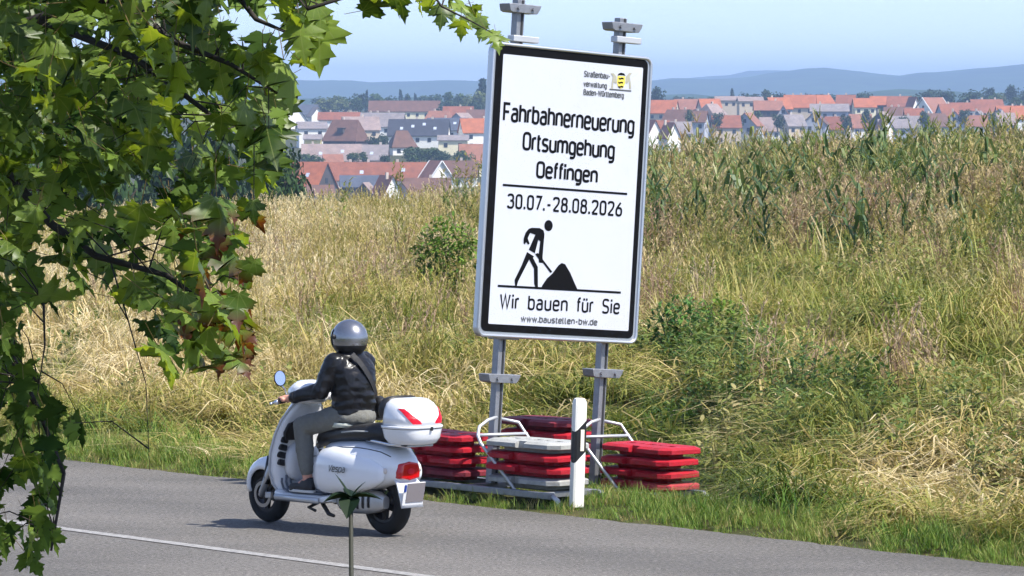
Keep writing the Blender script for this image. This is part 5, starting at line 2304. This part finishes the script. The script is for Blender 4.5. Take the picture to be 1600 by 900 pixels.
H(1382, 186, 1480, 5, 3.6, 2.6, 112, 'brown', 'white', 'tiny white gable poking up behind the weeds', chimney=0, win=0)
H(1395, 187, 1490, 9, 7, 2.6, 0, 'grey', 'grey', 'grey roof beside the tiny white gable behind the weeds', chimney=1)


FILL = [('brown', 'grey', 'wine brown'), ('taupe', 'white', 'taupe'), ('red', 'white', 'dull red'), ('grey', 'beige', 'grey'), ('rose', 'white', 'rose')]
MARKS = ['third house row right of the sign', 'below the orange roof with the grey gable', 'below the flat beige buildings', 'left of the pale grey gable', 'below the big round tree', 'right of the pale grey gable', 'below the half hipped orange roof',
         'behind the highest weeds', 'below the pointed dark tree', 'left of the wine red roof', 'below the slim white gable', 'below the pale rose roof', 'left of the grey gable', 'at the foot of the wide red roof']
for k, mk in enumerate(MARKS):
    px = 1090 + k * 36 + (k * 17 % 9)
    rc, wc, nm = FILL[(k * 2) % 5]
    H(px, 174 + (k * 7 % 11), 1540 + (k * 13 % 50), 6 + (k * 3 % 4), 8, 3.4 + .3 * (k % 4), (-12, 6, 70, 0, 18, 80)[k % 6], rc, wc, nm + ' roof ' + mk, chimney=1, win=2)

# ------------------------------------------------------------------ trees between and behind the houses
def crown_mesh(name, n, m, shape, fs):
    """leaf clumps spread through an uneven volume of unit height and width"""
    B = Blades()
    lobes = []
    if shape == 'cone':
        for k in range(9):
            z = .12 + .8 * k / 8
            lobes.append((Vector((0, 0, z)), .36 * (1 - z) + .05))
    else:
        for k in range(10):
            a = random.uniform(0, 2 * PI)
            r = random.uniform(.05, .27)
            lobes.append((Vector((r * math.cos(a), r * math.sin(a), random.uniform(.34, .80))), random.uniform(.15, .25)))
    for i in range(n):
        c, r = random.choice(lobes)
        d = Vector((random.gauss(0, 1), random.gauss(0, 1), random.gauss(0, 1))).normalized()
        p = c + d * r * random.uniform(.55, 1.05)
        e = (d + Vector((random.gauss(0, .5), random.gauss(0, .5), random.gauss(0, .5)))).normalized()
        u = e.orthogonal().normalized()
        B.leaf(p, u, e, fs * random.uniform(.6, 1.4), fs * .75, random.random())
    return B.mesh(name, m)


def trunk_mesh(name):
    mb = MB()
    mb.tube([(0, 0, -.02), (.01, 0, .25), (0, .01, .6)], [.035, .027, .012], 7)
    for k in range(5):
        a = 2 * PI * k / 5
        mb.tube([(0, 0, .25 + .05 * k), (.10 * math.cos(a), .10 * math.sin(a), .45 + .05 * k), (.2 * math.cos(a), .2 * math.sin(a), .6 + .03 * k)], [.014, .009, .003], 5)
    return mb.mesh(name, mat('tree bark', (.09, .07, .05), .9))


TM = {
    'dark': leaf_mat('far tree dark', (.018, .042, .018), (.05, .085, .03), .2),
    'mid': leaf_mat('far tree green', (.03, .065, .018), (.085, .135, .035), .25),
    'light': leaf_mat('far tree light', (.07, .10, .03), (.16, .19, .06), .25),
    'blue': leaf_mat('far conifer', (.012, .03, .02), (.03, .06, .035), .15),
}
CROWN = {}
for c_ in ('dark', 'mid', 'light'):
    for k in range(3):
        CROWN[(c_, k)] = crown_mesh('crown', 620, TM[c_], 'round', .085)
for k in range(2):
    CROWN[('blue', k)] = crown_mesh('crown', 420, TM['blue'], 'cone', .09)
TRUNK = trunk_mesh('trunk')
ntree = 0


def tree(px, ptop, Y, h, w, kind, label, group='trees among and behind the houses'):
    """crown top at pixel (px, ptop), total height h metres, crown width w metres"""
    global ntree
    ntree += 1
    t = at(px, ptop, Y)
    z = t.z - h
    o = empty('tree', (t.x, t.y, z), (0, 0, random.uniform(0, 6.28)))
    tag(o, label, 'tree', group)
    c = link('crown', CROWN[(kind, ntree % (2 if kind == 'blue' else 3))], o)
    c.scale = (w, w, h)
    k = link('trunk', TRUNK, o)
    k.scale = (h, h, h)
    return o


T = tree
# left of the sign
T(506, 151, 1950, 9, 14, 'light', 'pale green tree above the tall white gable')
T(524, 150, 1960, 9, 13, 'light', 'pale round tree left of the beige block')
T(540, 151, 1980, 10, 12, 'mid', 'green tree behind the pale round trees')
T(563, 142, 1940, 11, 11, 'dark', 'dark round tree left of the slim conifer')
T(573, 141, 2000, 11, 5, 'blue', 'slim dark conifer behind the hall roof')
T(556, 152, 1900, 8, 9, 'mid', 'green tree at the left end of the hall roof')
T(590, 146, 2150, 11, 14, 'mid', 'broad tree behind the left part of the hall roof')
T(608, 145, 2200, 11, 13, 'dark', 'dark tree behind the hall roof left of the pointed conifer')
T(626, 140, 2150, 13, 7, 'blue', 'pointed conifer behind the middle of the hall roof')
T(638, 144, 2180, 11, 9, 'dark', 'dark tree right of the pointed conifer')
T(649, 146, 2220, 10, 6, 'blue', 'small conifer right of the dark tree')
T(666, 145, 2150, 11, 15, 'dark', 'wide dark tree at the right end of the hall roof')
T(681, 147, 2180, 10, 9, 'mid', 'green tree beside the wide dark tree')
T(702, 139, 2000, 14, 12, 'mid', 'tall bright tree between hall roof and sign')
T(700, 154, 1880, 9, 12, 'dark', 'dark low tree below the tall bright tree')
T(718, 146, 1950, 12, 12, 'mid', 'round green tree near the sign')
T(730, 148, 1900, 10, 12, 'light', 'pale green tree near the left edge of the sign')
T(754, 123, 1900, 20, 16, 'blue', 'tall dark pine beside the left edge of the sign')
T(756, 140, 1850, 13, 15, 'light', 'yellow green tree in front of the tall pine')
T(742, 152, 1820, 9, 10, 'dark', 'dark tree under the yellow green tree')
T(500, 150, 2300, 10, 12, 'dark', 'dark tree on the skyline behind the pale trees')
T(528, 148, 2400, 9, 13, 'dark', 'distant dark tree on the skyline left')
T(585, 204, 1430, 9, 7, 'dark', 'dark tree beside the steep brown roof')
T(596, 208, 1425, 8, 6, 'dark', 'dark tree in front of the grey roofed row')
T(640, 229, 1290, 6, 8, 'mid', 'round green bush above the red terrace')
T(655, 227, 1300, 6, 7, 'mid', 'tallest green bush above the red terrace')
T(672, 230, 1295, 5.5, 8, 'mid', 'green bush right of the tallest one above the terrace')
T(692, 233, 1290, 5, 8, 'dark', 'dark bush at the right end of the hedge')
T(720, 232, 1280, 6, 9, 'mid', 'green bush between the terrace and the sign')
T(552, 238, 1290, 4, 6, 'mid', 'small bush in front of the long grey brown roof')
T(568, 237, 1295, 4, 5, 'mid', 'second small bush in front of the grey brown roof')
T(601, 238, 1290, 4, 4, 'dark', 'small dark bush left of the round hedge')
T(486, 240, 1280, 5, 12, 'mid', 'bush behind the orange roof beside the maple leaves')
# right of the sign
T(1024, 132, 1850, 12, 12, 'dark', 'dark green tree next to the right edge of the sign')
T(1144, 139, 2100, 9, 7, 'blue', 'dark conifer behind the flat beige buildings')
T(1172, 143, 2050, 9, 14, 'dark', 'dark low tree behind the second flat building')
T(1200, 137, 1950, 11, 12, 'dark', 'big round tree left half above the rose roof')
T(1215, 138, 1960, 11, 11, 'dark', 'big round tree right half beside the large orange roof')
T(1268, 145, 2150, 6, 12, 'dark', 'low dark tree behind the large orange roof')
T(1290, 145, 2200, 6, 14, 'dark', 'low dark tree behind the half hipped orange roof')
T(1350, 138, 1950, 10, 10, 'dark', 'pointed dark tree between two orange roofs')
T(1445, 139, 1950, 9, 13, 'dark', 'dark round tree left of the tallest round tree')
T(1458, 137, 1980, 9, 10, 'dark', 'second dark round tree above the pale rose roof')
T(1480, 133, 1900, 12, 11, 'dark', 'tall oval dark tree above the right hand houses')
T(1514, 139, 1850, 10, 14, 'dark', 'broad dark green tree above the red roofs')
T(1545, 133, 2050, 11, 10, 'dark', 'dark tree right of the broad green tree')
T(1553, 143, 1950, 8, 10, 'mid', 'mid green tree below the dark tree at right')
T(1560, 142, 2000, 7, 10, 'light', 'pale tree between two dark trees at right')
T(1578, 130, 2150, 11, 12, 'dark', 'dark round tree high on the skyline at right')
T(1588, 150, 1850, 6, 10, 'mid', 'low green tree above the rightmost roof')
T(1600, 135, 2000, 12, 8, 'dark', 'dark tree cut by the right edge of the picture')
FARL = ['leftmost, near the sign', 'second from the sign', 'left of the dark conifer', 'left of the large orange roof', 'above the red roof with white wall', 'left of the pointed dark tree', 'right of the pointed dark tree', 'above the red roof by the slim gable', 'above the slim white gable', 'left of the dark round trees']
for k, px in enumerate((1060, 1085, 1120, 1240, 1310, 1330, 1385, 1400, 1420, 1435)):
    T(px, 148.5 + (k * 37 % 5) * .6, 2450, 7, 15 + (k * 5 % 4), 'mid' if k % 3 else 'dark', 'far tree in the line behind the roofs, ' + FARL[k], 'far tree line behind the right hand roofs')

BUSHES = ['left of the third row', 'between the taupe roofs', 'under the flat beige buildings', 'left of the small grey gable', 'right of the small grey gable', 'under the large orange roof', 'under the half hipped roof', 'beside the long grey roof',
          'under the pointed tree', 'left of the wine red roof', 'right of the wine red roof', 'under the pale rose roof', 'under the deep red roof', 'left of the grey gable', 'right of the timbered gable', 'under the rightmost roof']
for k, bl_ in enumerate(BUSHES):
    T(1078 + k * 33 + (k * 11 % 13), 168 + (k * 5 % 13), 1500 + (k * 29 % 90), 6.5, 5 + k % 3, 'dark' if k % 3 else 'mid', 'garden tree ' + bl_, 'garden trees between the right hand houses')

# trees at the far end of the field, seen through the maple
MT = {'mid': leaf_mat('field tree green', (.022, .055, .016), (.075, .13, .035), .28), 'dark': leaf_mat('field tree dark', (.015, .038, .016), (.05, .09, .03), .25)}
MC = [crown_mesh('crown', 4200, MT['dark'], 'round', .045), crown_mesh('crown', 4200, MT['mid'], 'round', .045)]
for k, (px, py, Y, h, w, lab) in enumerate([(330, 150, 235, 13, 7.5, 'dark leafy tree at the field edge seen through the maple'), (420, 160, 255, 12.5, 6.0, 'green tree at the field edge left of the orange roof'),
                                            (255, 170, 245, 12, 7, 'green tree at the field edge behind the maple branches'), (150, 150, 240, 13, 8, 'dark tree at the field edge hidden behind maple leaves'),
                                            (445, 205, 265, 10, 4.5, 'small tree at the field edge closest to the orange roof'), (60, 165, 250, 12, 8, 'leftmost tree at the field edge behind the maple')]):
    t = at(px, py, Y)
    o = empty('tree', (t.x, t.y, t.z - h), (0, 0, k * 1.7))
    tag(o, lab, 'tree', 'trees at the edge of the field')
    c = link('crown', MC[k % 2], o)
    c.scale = (w, w, h)
    q = link('trunk', TRUNK, o)
    q.scale = (h * .8, h * .8, h)
# ------------------------------------------------------------------ maple in the foreground
HALF = [(0, 0), (.07, -.05), (.20, -.11), (.19, -.02), (.33, .02), (.27, .10), (.38, .15), (.56, .24), (.43, .29), (.47, .42), (.34, .37), (.29, .45), (.17, .41), (.20, .53), (.30, .66), (.19, .66), (.16, .78), (.08, .80), (.0, 1.02)]


def maple_leaf_mesh(name, mats, fold, curl, tw):
    pts = HALF + [(-x, y) for x, y in HALF[-2:0:-1]]
    bm = bmesh.new()
    vs = []

    def bend(x, y):
        r2 = x * x + (y - .3) ** 2
        return Vector((x, y, fold * abs(x) - curl * r2 + tw * x * y + .03 * math.sin(9 * x + 6 * y) + .02 * math.sin(14 * x - 9 * y)))
    for x, y in pts:
        vs.append(bm.verts.new(bend(x, y)))
    c = [bm.verts.new(bend(0, .12)), bm.verts.new(bend(0, .40)), bm.verts.new(bend(0, .70))]
    n = len(vs)
    # fan each rim edge to the nearest midrib vertex
    for i in range(n):
        a, b = vs[i], vs[(i + 1) % n]
        m = (a.co + b.co) / 2
        k = 0 if m.y < .22 else (1 if m.y < .58 else 2)
        try:
            bm.faces.new((a, b, c[k]))
        except ValueError:
            pass
    # close the gaps between fans
    def klass(i):
        a, b = vs[i], vs[(i + 1) % n]
        m = (a.co.y + b.co.y) / 2
        return 0 if m < .22 else (1 if m < .58 else 2)
    for i in range(n):
        k0, k1 = klass(i - 1), klass(i)
        if k0 != k1:
            try:
                bm.faces.new((vs[i], c[k1], c[k0]))
            except ValueError:
                pass
    bmesh.ops.recalc_face_normals(bm, faces=bm.faces)
    # leaf stalk
    for a0, a1 in ((.009, .007),):
        ring0 = [bm.verts.new(Vector((.011 * math.cos(q), 0, .011 * math.sin(q)))) for q in (0, 2.1, 4.2)]
        ring1 = [bm.verts.new(Vector((.009 * math.cos(q), -.55, .10 + .009 * math.sin(q)))) for q in (0, 2.1, 4.2)]
        for i in range(3):
            f = bm.faces.new((ring0[i], ring0[(i + 1) % 3], ring1[(i + 1) % 3], ring1[i]))
            f.material_index = 1
    me = bpy.data.meshes.new(name)
    for fc in bm.faces:
        fc.smooth = True
    bm.to_mesh(me)
    bm.free()
    for m in mats:
        me.materials.append(m)
    return me


def maple_material(name, c0, c1, tip=None, transl=.44):
    m = bpy.data.materials.new(name)
    m.use_nodes = True
    n = m.node_tree
    n.nodes.clear()
    out = n.nodes.new('ShaderNodeOutputMaterial')
    tc = n.nodes.new('ShaderNodeTexCoord')
    sp = n.nodes.new('ShaderNodeSeparateXYZ')
    n.links.new(tc.outputs['Object'], sp.inputs[0])
    at2 = n.nodes.new('ShaderNodeMath')
    at2.operation = 'ARCTAN2'
    n.links.new(sp.outputs['X'], at2.inputs[0])
    n.links.new(sp.outputs['Y'], at2.inputs[1])

    def math_(op, a, b=None, c=None):
        q = n.nodes.new('ShaderNodeMath')
        q.operation = op
        for i, v in enumerate((a, b, c)):
            if v is None:
                continue
            if isinstance(v, (int, float)):
                q.inputs[i].default_value = v
            else:
                n.links.new(v, q.inputs[i])
        return q.outputs[0]
    ab = math_('ABSOLUTE', at2.outputs[0])
    d = None
    for ang in (0, .62, 1.25):
        e = math_('ABSOLUTE', math_('SUBTRACT', ab, ang))
        d = e if d is None else math_('MINIMUM', d, e)
    ln = n.nodes.new('ShaderNodeVectorMath')
    ln.operation = 'LENGTH'
    n.links.new(tc.outputs['Object'], ln.inputs[0])
    dist = math_('MULTIPLY', d, ln.outputs['Value'])
    vein = math_('SUBTRACT', 1, math_('MINIMUM', math_('DIVIDE', dist, .016), 1))
    oi = n.nodes.new('ShaderNodeObjectInfo')
    nz = n.nodes.new('ShaderNodeTexNoise')
    nz.inputs['Scale'].default_value = 5
    nz.inputs['Detail'].default_value = 4
    n.links.new(tc.outputs['Object'], nz.inputs['Vector'])
    f = math_('ADD', math_('MULTIPLY', oi.outputs['Random'], .75), math_('MULTIPLY', nz.outputs['Fac'], .35))
    r = ramp(n, [(.12, c0), (.55, tuple(.5 * p + .5 * q for p, q in zip(c0, c1))), (1.0, c1)])
    n.links.new(f, r.inputs[0])
    mv = n.nodes.new('ShaderNodeMix')
    mv.data_type = 'RGBA'
    n.links.new(math_('MULTIPLY', vein, .45), mv.inputs[0])
    n.links.new(r.outputs[0], mv.inputs[6])
    mv.inputs[7].default_value = (.30, .34, .12, 1)
    col = mv.outputs[2]
    if tip:
        rr = n.nodes.new('ShaderNodeMapRange')
        rr.inputs[1].default_value = .45
        rr.inputs[2].default_value = .84
        n.links.new(math_('ADD', ln.outputs['Value'], math_('MULTIPLY', nz.outputs['Fac'], .15)), rr.inputs[0])
        mt = n.nodes.new('ShaderNodeMix')
        mt.data_type = 'RGBA'
        n.links.new(rr.outputs[0], mt.inputs[0])
        n.links.new(col, mt.inputs[6])
        mt.inputs[7].default_value = tuple(tip) + (1,)
        col = mt.outputs[2]
    p = n.nodes.new('ShaderNodeBsdfPrincipled')
    p.inputs['Roughness'].default_value = .42
    p.inputs['Specular IOR Level'].default_value = .5
    n.links.new(col, p.inputs['Base Color'])
    t = n.nodes.new('ShaderNodeBsdfTranslucent')
    hs = n.nodes.new('ShaderNodeMix')
    hs.data_type = 'RGBA'
    hs.blend_type = 'MULTIPLY'
    hs.inputs[0].default_value = 1
    n.links.new(col, hs.inputs[6])
    hs.inputs[7].default_value = (2.0, 1.75, .6, 1)
    n.links.new(hs.outputs[2], t.inputs['Color'])
    mx = n.nodes.new('ShaderNodeMixShader')
    mx.inputs[0].default_value = transl
    n.links.new(p.outputs[0], mx.inputs[1])
    n.links.new(t.outputs[0], mx.inputs[2])
    n.links.new(mx.outputs[0], out.inputs['Surface'])
    return m


ML = maple_material('maple leaf', (.020, .055, .009), (.24, .34, .05))
MLT = maple_material('maple leaf with red tips', (.06, .12, .018), (.16, .24, .04), (.10, .03, .012))
stalk_m = mat('leaf stalk', srgb(112, 92, 48), .5)
LEAFM = [maple_leaf_mesh('leaf', [ML, stalk_m], fo_, cu_, tw_) for fo_, cu_, tw_ in ((.20, .30, .15), (-.28, .45, -.25), (.38, .15, .2), (-.10, .65, .3), (.12, .35, -.4))]
LEAFT = [maple_leaf_mesh('leaf', [MLT, stalk_m], fo_, cu_, tw_) for fo_, cu_, tw_ in ((.22, .4, .1), (-.28, .5, -.2))]

tb = at(-900, 500, 10.5)
TBASE = Vector((tb.x, 10.5, float(gz(tb.x, 10.5))))
maple = empty('maple_tree', TBASE)
tag(maple, 'maple tree with lobed green leaves hanging in from the left', 'tree')
bark = mat('maple bark', (.028, .022, .018), .85, var=.3, vscale=30)


def lpt(px, py, Y):
    return at(px, py, Y) - TBASE


mb = MB()
mb.tube([(0, 0, -.1), (.02, 0, 1.2), (.1, .05, 2.6), (.15, 0, 4.2)], [.13, .11, .085, .04], 12)
mb.build('trunk', bark, maple, smooth=True)
BR = [
    ([(-900, 700, 10.5), (-500, 330, 10.3), (-200, 120, 10.1), (60, 30, 9.9), (200, -10, 9.7), (260, -40, 9.6)], .022),
    ([(-900, 520, 10.5), (-400, 260, 10.2), (-80, 190, 10.0), (20, 280, 9.9), (80, 350, 9.8), (150, 400, 9.7), (260, 430, 9.5), (330, 480, 9.4)], .016),
    ([(-500, 330, 10.3), (-150, 0, 10.0), (120, -90, 9.8), (330, -60, 9.5), (450, -40, 9.3), (620, -90, 9.2), (760, -60, 9.1)], .018),
    ([(60, 30, 9.9), (210, 90, 9.7), (330, 180, 9.5), (420, 210, 9.4)], .010),
    ([(120, -90, 9.8), (260, 60, 9.6), (360, 100, 9.4), (440, 150, 9.3)], .010),
    ([(-400, 260, 10.2), (-100, 420, 10.0), (20, 560, 9.6), (60, 640, 9.5), (100, 740, 9.4), (80, 860, 9.3)], .010),
    ([(330, -60, 9.5), (400, 30, 9.4), (470, 60, 9.3)], .008),
    ([(480, 14, 9.0), (560, -10, 9.05), (640, -60, 9.15)], .004),
    ([(170, 400, 9.7), (200, 500, 9.5), (228, 600, 9.4), (234, 735, 9.35)], .0022),
    ([(68, 470, 9.7), (70, 540, 9.6), (58, 620, 9.5)], .003),
    ([(640, -60, 9.15), (690, 10, 9.1), (740, 35, 9.05), (770, 52, 9.05)], .003),
]
for pts, r in BR:
    mb = MB()
    P3 = [lpt(*p) for p in pts]
    mb.tube([tuple(p) for p in P3], [r * (1 - .75 * i / (len(P3) - 1)) for i in range(len(P3))], 8)
    mb.build('branch', bark, maple, smooth=True)


def inside(poly, x, y):
    k = False
    n = len(poly)
    for i in range(n):
        x0, y0 = poly[i]
        x1, y1 = poly[i - 1]
        if (y0 > y) != (y1 > y) and x < (x1 - x0) * (y - y0) / (y1 - y0) + x0:
            k = not k
    return k


CROWNP = [(-260, -420), (700, -420), (690, -90), (560, -40), (500, -5), (500, 40), (512, 70), (470, 95), (430, 120), (425, 160), (450, 200), (440, 235), (430, 262), (385, 290), (330, 300), (310, 330), (345, 350), (372, 390), (385, 440), (375, 500),
          (372, 530), (330, 560), (260, 570), (235, 520), (190, 470), (110, 470), (40, 480), (-60, 500), (-260, 520)]
LOWP = [(-260, 480), (20, 500), (45, 560), (75, 600), (120, 650), (135, 690), (95, 720), (100, 780), (85, 850), (55, 880), (10, 870), (-260, 900)]
HOLES = [(385, 40, 34), (430, 45, 26), (450, 90, 22), (350, 30, 20), (240, 8, 22), (300, 230, 46), (370, 250, 30), (250, 300, 40), (90, 440, 30), (30, 430, 20), (200, 330, 26), (65, 262, 16), (300, 160, 16), (10, 660, 22), (20, 790, 26), (70, 470, 24)]
leafs = []


def add_leaf(px, py, Y, size, tipped=False, droop=None, face=None):
    leafs.append((px, py, Y, size, tipped, droop, face))


rl = random.Random(11)
# hand-placed leaves that draw the outline
for px, py, sz, tp in [(500, 70, .115, 0), (455, 130, .11, 0), (430, 185, .13, 0), (420, 215, .115, 0), (385, 200, .11, 0), (262, 185, .115, 0), (275, 105, .125, 0), (225, 75, .12, 0), (120, 95, .12, 0), (200, 35, .13, 0), (300, 30, .12, 0), (70, 90, .11, 0),
                       (150, 240, .10, 0), (335, 250, .11, 0), (230, 265, .07, 0), (345, 345, .11, 1), (350, 370, .10, 1), (370, 405, .11, 1), (385, 455, .10, 1), (370, 500, .115, 1), (375, 525, .10, 1), (320, 430, .11, 1), (290, 500, .12, 1), (265, 560, .12, 0), (335, 570, .10, 1),
                       (215, 350, .10, 0), (300, 540, .11, 0), (310, 400, .10, 1), (255, 470, .11, 0), (605, -2, .10, 0), (628, 12, .06, 0), (700, 5, .05, 0), (720, 18, .05, 0), (738, 32, .055, 0), (752, 46, .05, 0), (770, 58, .05, 0), (742, 12, .05, 0), (470, 20, .10, 0), (440, 8, .10, 0),
                       (655, 4, .055, 0), (675, 12, .05, 0), (690, 24, .055, 0), (706, 30, .05, 0), (722, 42, .05, 0), (735, 24, .05, 0), (716, 8, .05, 0), (748, 40, .055, 0), (762, 58, .05, 0), (776, 64, .05, 0), (590, 8, .08, 0), (615, -6, .08, 0), (395, 330, .05, 0), (480, 100, .07, 0), (400, 90, .09, 0), (345, 120, .1, 0), (500, 35, .09, 0)]:
    add_leaf(px, py, rl.uniform(9.0, 9.5), sz, bool(tp))
tries = 0
while len(leafs) < 1250 and tries < 60000:
    tries += 1
    x = rl.uniform(-255, 520)
    y = rl.uniform(-120, 575)
    if not inside(CROWNP, x, y):
        continue
    h = 1.0
    for hx, hy, hr in HOLES:
        if math.hypot(x - hx, y - hy) < hr:
            h = .06
    if y > 290:
        h *= .5
    if x > 380:
        h *= .8
    if rl.random() > h:
        continue
    add_leaf(x, y, rl.uniform(9.0, 11.4), rl.uniform(.05, .098), x > 300 and y > 320 and rl.random() < .8)
for _ in range(360):            # crown above the picture, which shades the leaves below
    x = rl.uniform(-200, 690)
    y = rl.uniform(-420, -30)
    if inside(CROWNP, x, y):
        add_leaf(x, y, rl.uniform(8.2, 11.2), rl.uniform(.10, .14))
nb = 0
while nb < 520:                 # deeper part of the crown behind the nearest leaves
    x = rl.uniform(-255, 470)
    y = rl.uniform(-200, 540)
    if not inside(CROWNP, x, y) or any(math.hypot(x - hx, y - hy) < hr * .9 for hx, hy, hr in HOLES):
        continue
    if y > 280 and rl.random() < .62:
        continue
    if x > 330 and rl.random() < .5:
        continue
    nb += 1
    add_leaf(x, y, rl.uniform(11.0, 12.8), rl.uniform(.08, .13))
for _ in range(34):             # lowest spray with reddish margins
    add_leaf(rl.uniform(270, 400), rl.uniform(325, 575), rl.uniform(9.0, 9.6), rl.uniform(.055, .095), True)
nlow = 0
while nlow < 330:
    x = rl.uniform(-250, 140)
    y = rl.uniform(480, 900)
    if not inside(LOWP, x, y):
        continue
    if any(math.hypot(x - hx, y - hy) < hr for hx, hy, hr in HOLES):
        continue
    nlow += 1
    add_leaf(x, y, rl.uniform(9.1, 10.2), rl.uniform(.045, .075), False, 1)


def leaf_matrix(px, py, Y, size, droop):
    p = lpt(px, py, Y)
    a = rl.uniform(0, 2 * PI)
    if droop:
        # hanging, tip down, half folded away
        pitch = R(rl.gauss(-68, 16))
        a = rl.uniform(-.9, .9) - .5
        roll = R(rl.gauss(0, 45))
    else:
        pitch = R(rl.gauss(-40, 28))
        a = rl.gauss(-2.3, 1.0) if rl.random() < .75 else rl.uniform(0, 6.28)
        roll = R(rl.gauss(0, 26))
    M = Matrix.Translation(p) @ Matrix.Rotation(a, 4, 'Z') @ Matrix.Rotation(pitch, 4, 'X') @ Matrix.Rotation(roll, 4, 'Y') @ Matrix.Scale(size, 4) @ Matrix.Translation((0, -.45, 0))
    return M


# 300 leaves that show largest stand alone, the rest are one mass
def score(l):
    px, py, Y, sz, tp, dr, fc = l
    vis = -15 < px < 800 and -15 < py < 910
    return (1 if vis else 0) * (sz / Y) * (1.5 if leafs.index(l) < 62 else 1)


order = sorted(range(len(leafs)), key=lambda i: -((-15 < leafs[i][0] < 800 and -15 < leafs[i][1] < 910) * leafs[i][3] / leafs[i][2] ** 2.2 * (2 if i < 62 else 1)))
single = set(order[:300])
mv, mf, mm = [], [], []
SRC = {}
for me in LEAFM + LEAFT:
    SRC[me.name] = ([v.co.copy() for v in me.vertices], [tuple(p.vertices) for p in me.polygons], [p.material_index for p in me.polygons])
for i, (px, py, Y, sz, tp, dr, fc) in enumerate(leafs):
    M = leaf_matrix(px, py, Y, sz, dr)
    me = (LEAFT[i % len(LEAFT)] if tp else LEAFM[i % len(LEAFM)])
    if i in single:
        o = link('leaf', me, maple)
        o.matrix_basis = M
    else:
        vs, fs, ms = SRC[me.name]
        b = len(mv)
        mv += [tuple(M @ v) for v in vs]
        mf += [tuple(b + k for k in f) for f in fs]
        mm += ms
M_MASS = leaf_mat('maple foliage mass', (.018, .05, .008), (.17, .26, .04), .40)
fme = bpy.data.meshes.new('foliage')
fme.from_pydata(mv, [], mf)
fme.materials.append(M_MASS)
fme.materials.append(stalk_m)
fme.polygons.foreach_set('material_index', mm)
fme.polygons.foreach_set('use_smooth', [True] * len(mf))
fa = fme.attributes.new('shade', 'FLOAT', 'FACE')
sh = []
k = 0
per = [len(SRC[(LEAFT[i % len(LEAFT)] if leafs[i][4] else LEAFM[i % len(LEAFM)]).name][1]) for i in range(len(leafs)) if i not in single]
for q in per:
    r_ = rl.random()
    sh += [r_] * q
fa.data.foreach_set('value', sh)
tag(link('foliage', fme, maple), kind='stuff')
# twigs carrying the leaves: thin stems from each leaf base to the nearest branch point
bp_ = []
for pts, r in BR:
    P3 = [lpt(*p) for p in pts]
    for i in range(len(P3) - 1):
        for t in (0, .25, .5, .75):
            bp_.append(P3[i].lerp(P3[i + 1], t))
mb = MB()
for i, l in enumerate(leafs):
    if i % 3:
        continue
    p = lpt(l[0], l[1], l[2]) + Vector((0, 0, .02))
    q = min(bp_, key=lambda b: (b - p).length)
    if (q - p).length > .26:
        continue
    m = p.lerp(q, .5) + Vector((0, 0, .03))
    mb.tube([tuple(p), tuple(m), tuple(q)], [.0008, .0013, .002], 4, cap=False)
tag(mb.build('twigs', bark, maple), kind='stuff')

# ------------------------------------------------------------------ a single shoot standing in front of the scooter
sb = at(548, 800, 8.6)
SBASE = Vector((sb.x, 8.6, float(gz(sb.x, 8.6))))
shoot = empty('plant_shoot', SBASE)
tag(shoot, 'single upright shoot with dark cupped leaves before the scooter', 'plant')
tip = at(548, 778, 8.6) - SBASE
mb = MB()
mb.tube([(0, 0, -.05), (.004, 0, tip.z * .5), (tip.x, tip.y, tip.z + .002)], [.0075, .006, .004], 8)
mb.build('stem', mat('shoot stem', srgb(40, 42, 30), .7), shoot, smooth=True)
M_SHOOT = leaf_mat('shoot leaves', (.004, .012, .006), (.012, .028, .010), .04)


def cup_leaf(a, L, w, rise, fold):
    """broad pointed leaf folded along its midrib"""
    B = Blades()
    d = Vector((math.cos(a), math.sin(a), 0))
    s = Vector((-d.y, d.x, 0))
    n = 7
    mid, lf, rt = [], [], []
    for i in range(n):
        t = i / (n - 1)
        c = tip + d * L * t + Vector((0, 0, rise * L * t - .25 * L * t * t))
        ww = w * math.sin(PI * min(1, .06 + t * .94) ** .8)
        mid.append(c)
        lf.append(c + s * ww * .5 + Vector((0, 0, fold * ww)))
        rt.append(c - s * ww * .5 + Vector((0, 0, fold * ww)))
    b = len(B.v)
    B.v += mid + lf + rt
    for i in range(n - 1):
        B.f.append((i, i + 1, n + i + 1, n + i))
        B.f.append((i, 2 * n + i, 2 * n + i + 1, i + 1))
        B.s += [.2, .7]
    return B.mesh('leaf', M_SHOOT)


for a, L, w, rise, fold in ((R(190), .052, .036, .10, .30), (R(-8), .060, .030, .20, .25), (R(262), .042, .040, -.60, .2), (R(75), .045, .04, .35, .3), (R(150), .036, .008, 1.5, .2), (R(25), .032, .008, 1.2, .2)):
    link('leaf', cup_leaf(a, L, w, rise, fold), shoot)
# ------------------------------------------------------------------ summer haze
def build_haze():
    mb = MB()
    mb.box(0, 6700, 24, 6200, 13700, 104)
    hz = bpy.data.materials.new('haze')
    hz.use_nodes = True
    n = hz.node_tree
    n.nodes.clear()
    out = n.nodes.new('ShaderNodeOutputMaterial')
    pv = n.nodes.new('ShaderNodeVolumePrincipled')
    pv.inputs['Color'].default_value = (.47, .67, 1.0, 1)
    pv.inputs['Density'].default_value = 1.5e-4
    pv.inputs['Anisotropy'].default_value = 0.0
    n.links.new(pv.outputs[0], out.inputs['Volume'])
    o = mb.build('haze', hz)
    tag(o, kind='stuff')


build_haze()
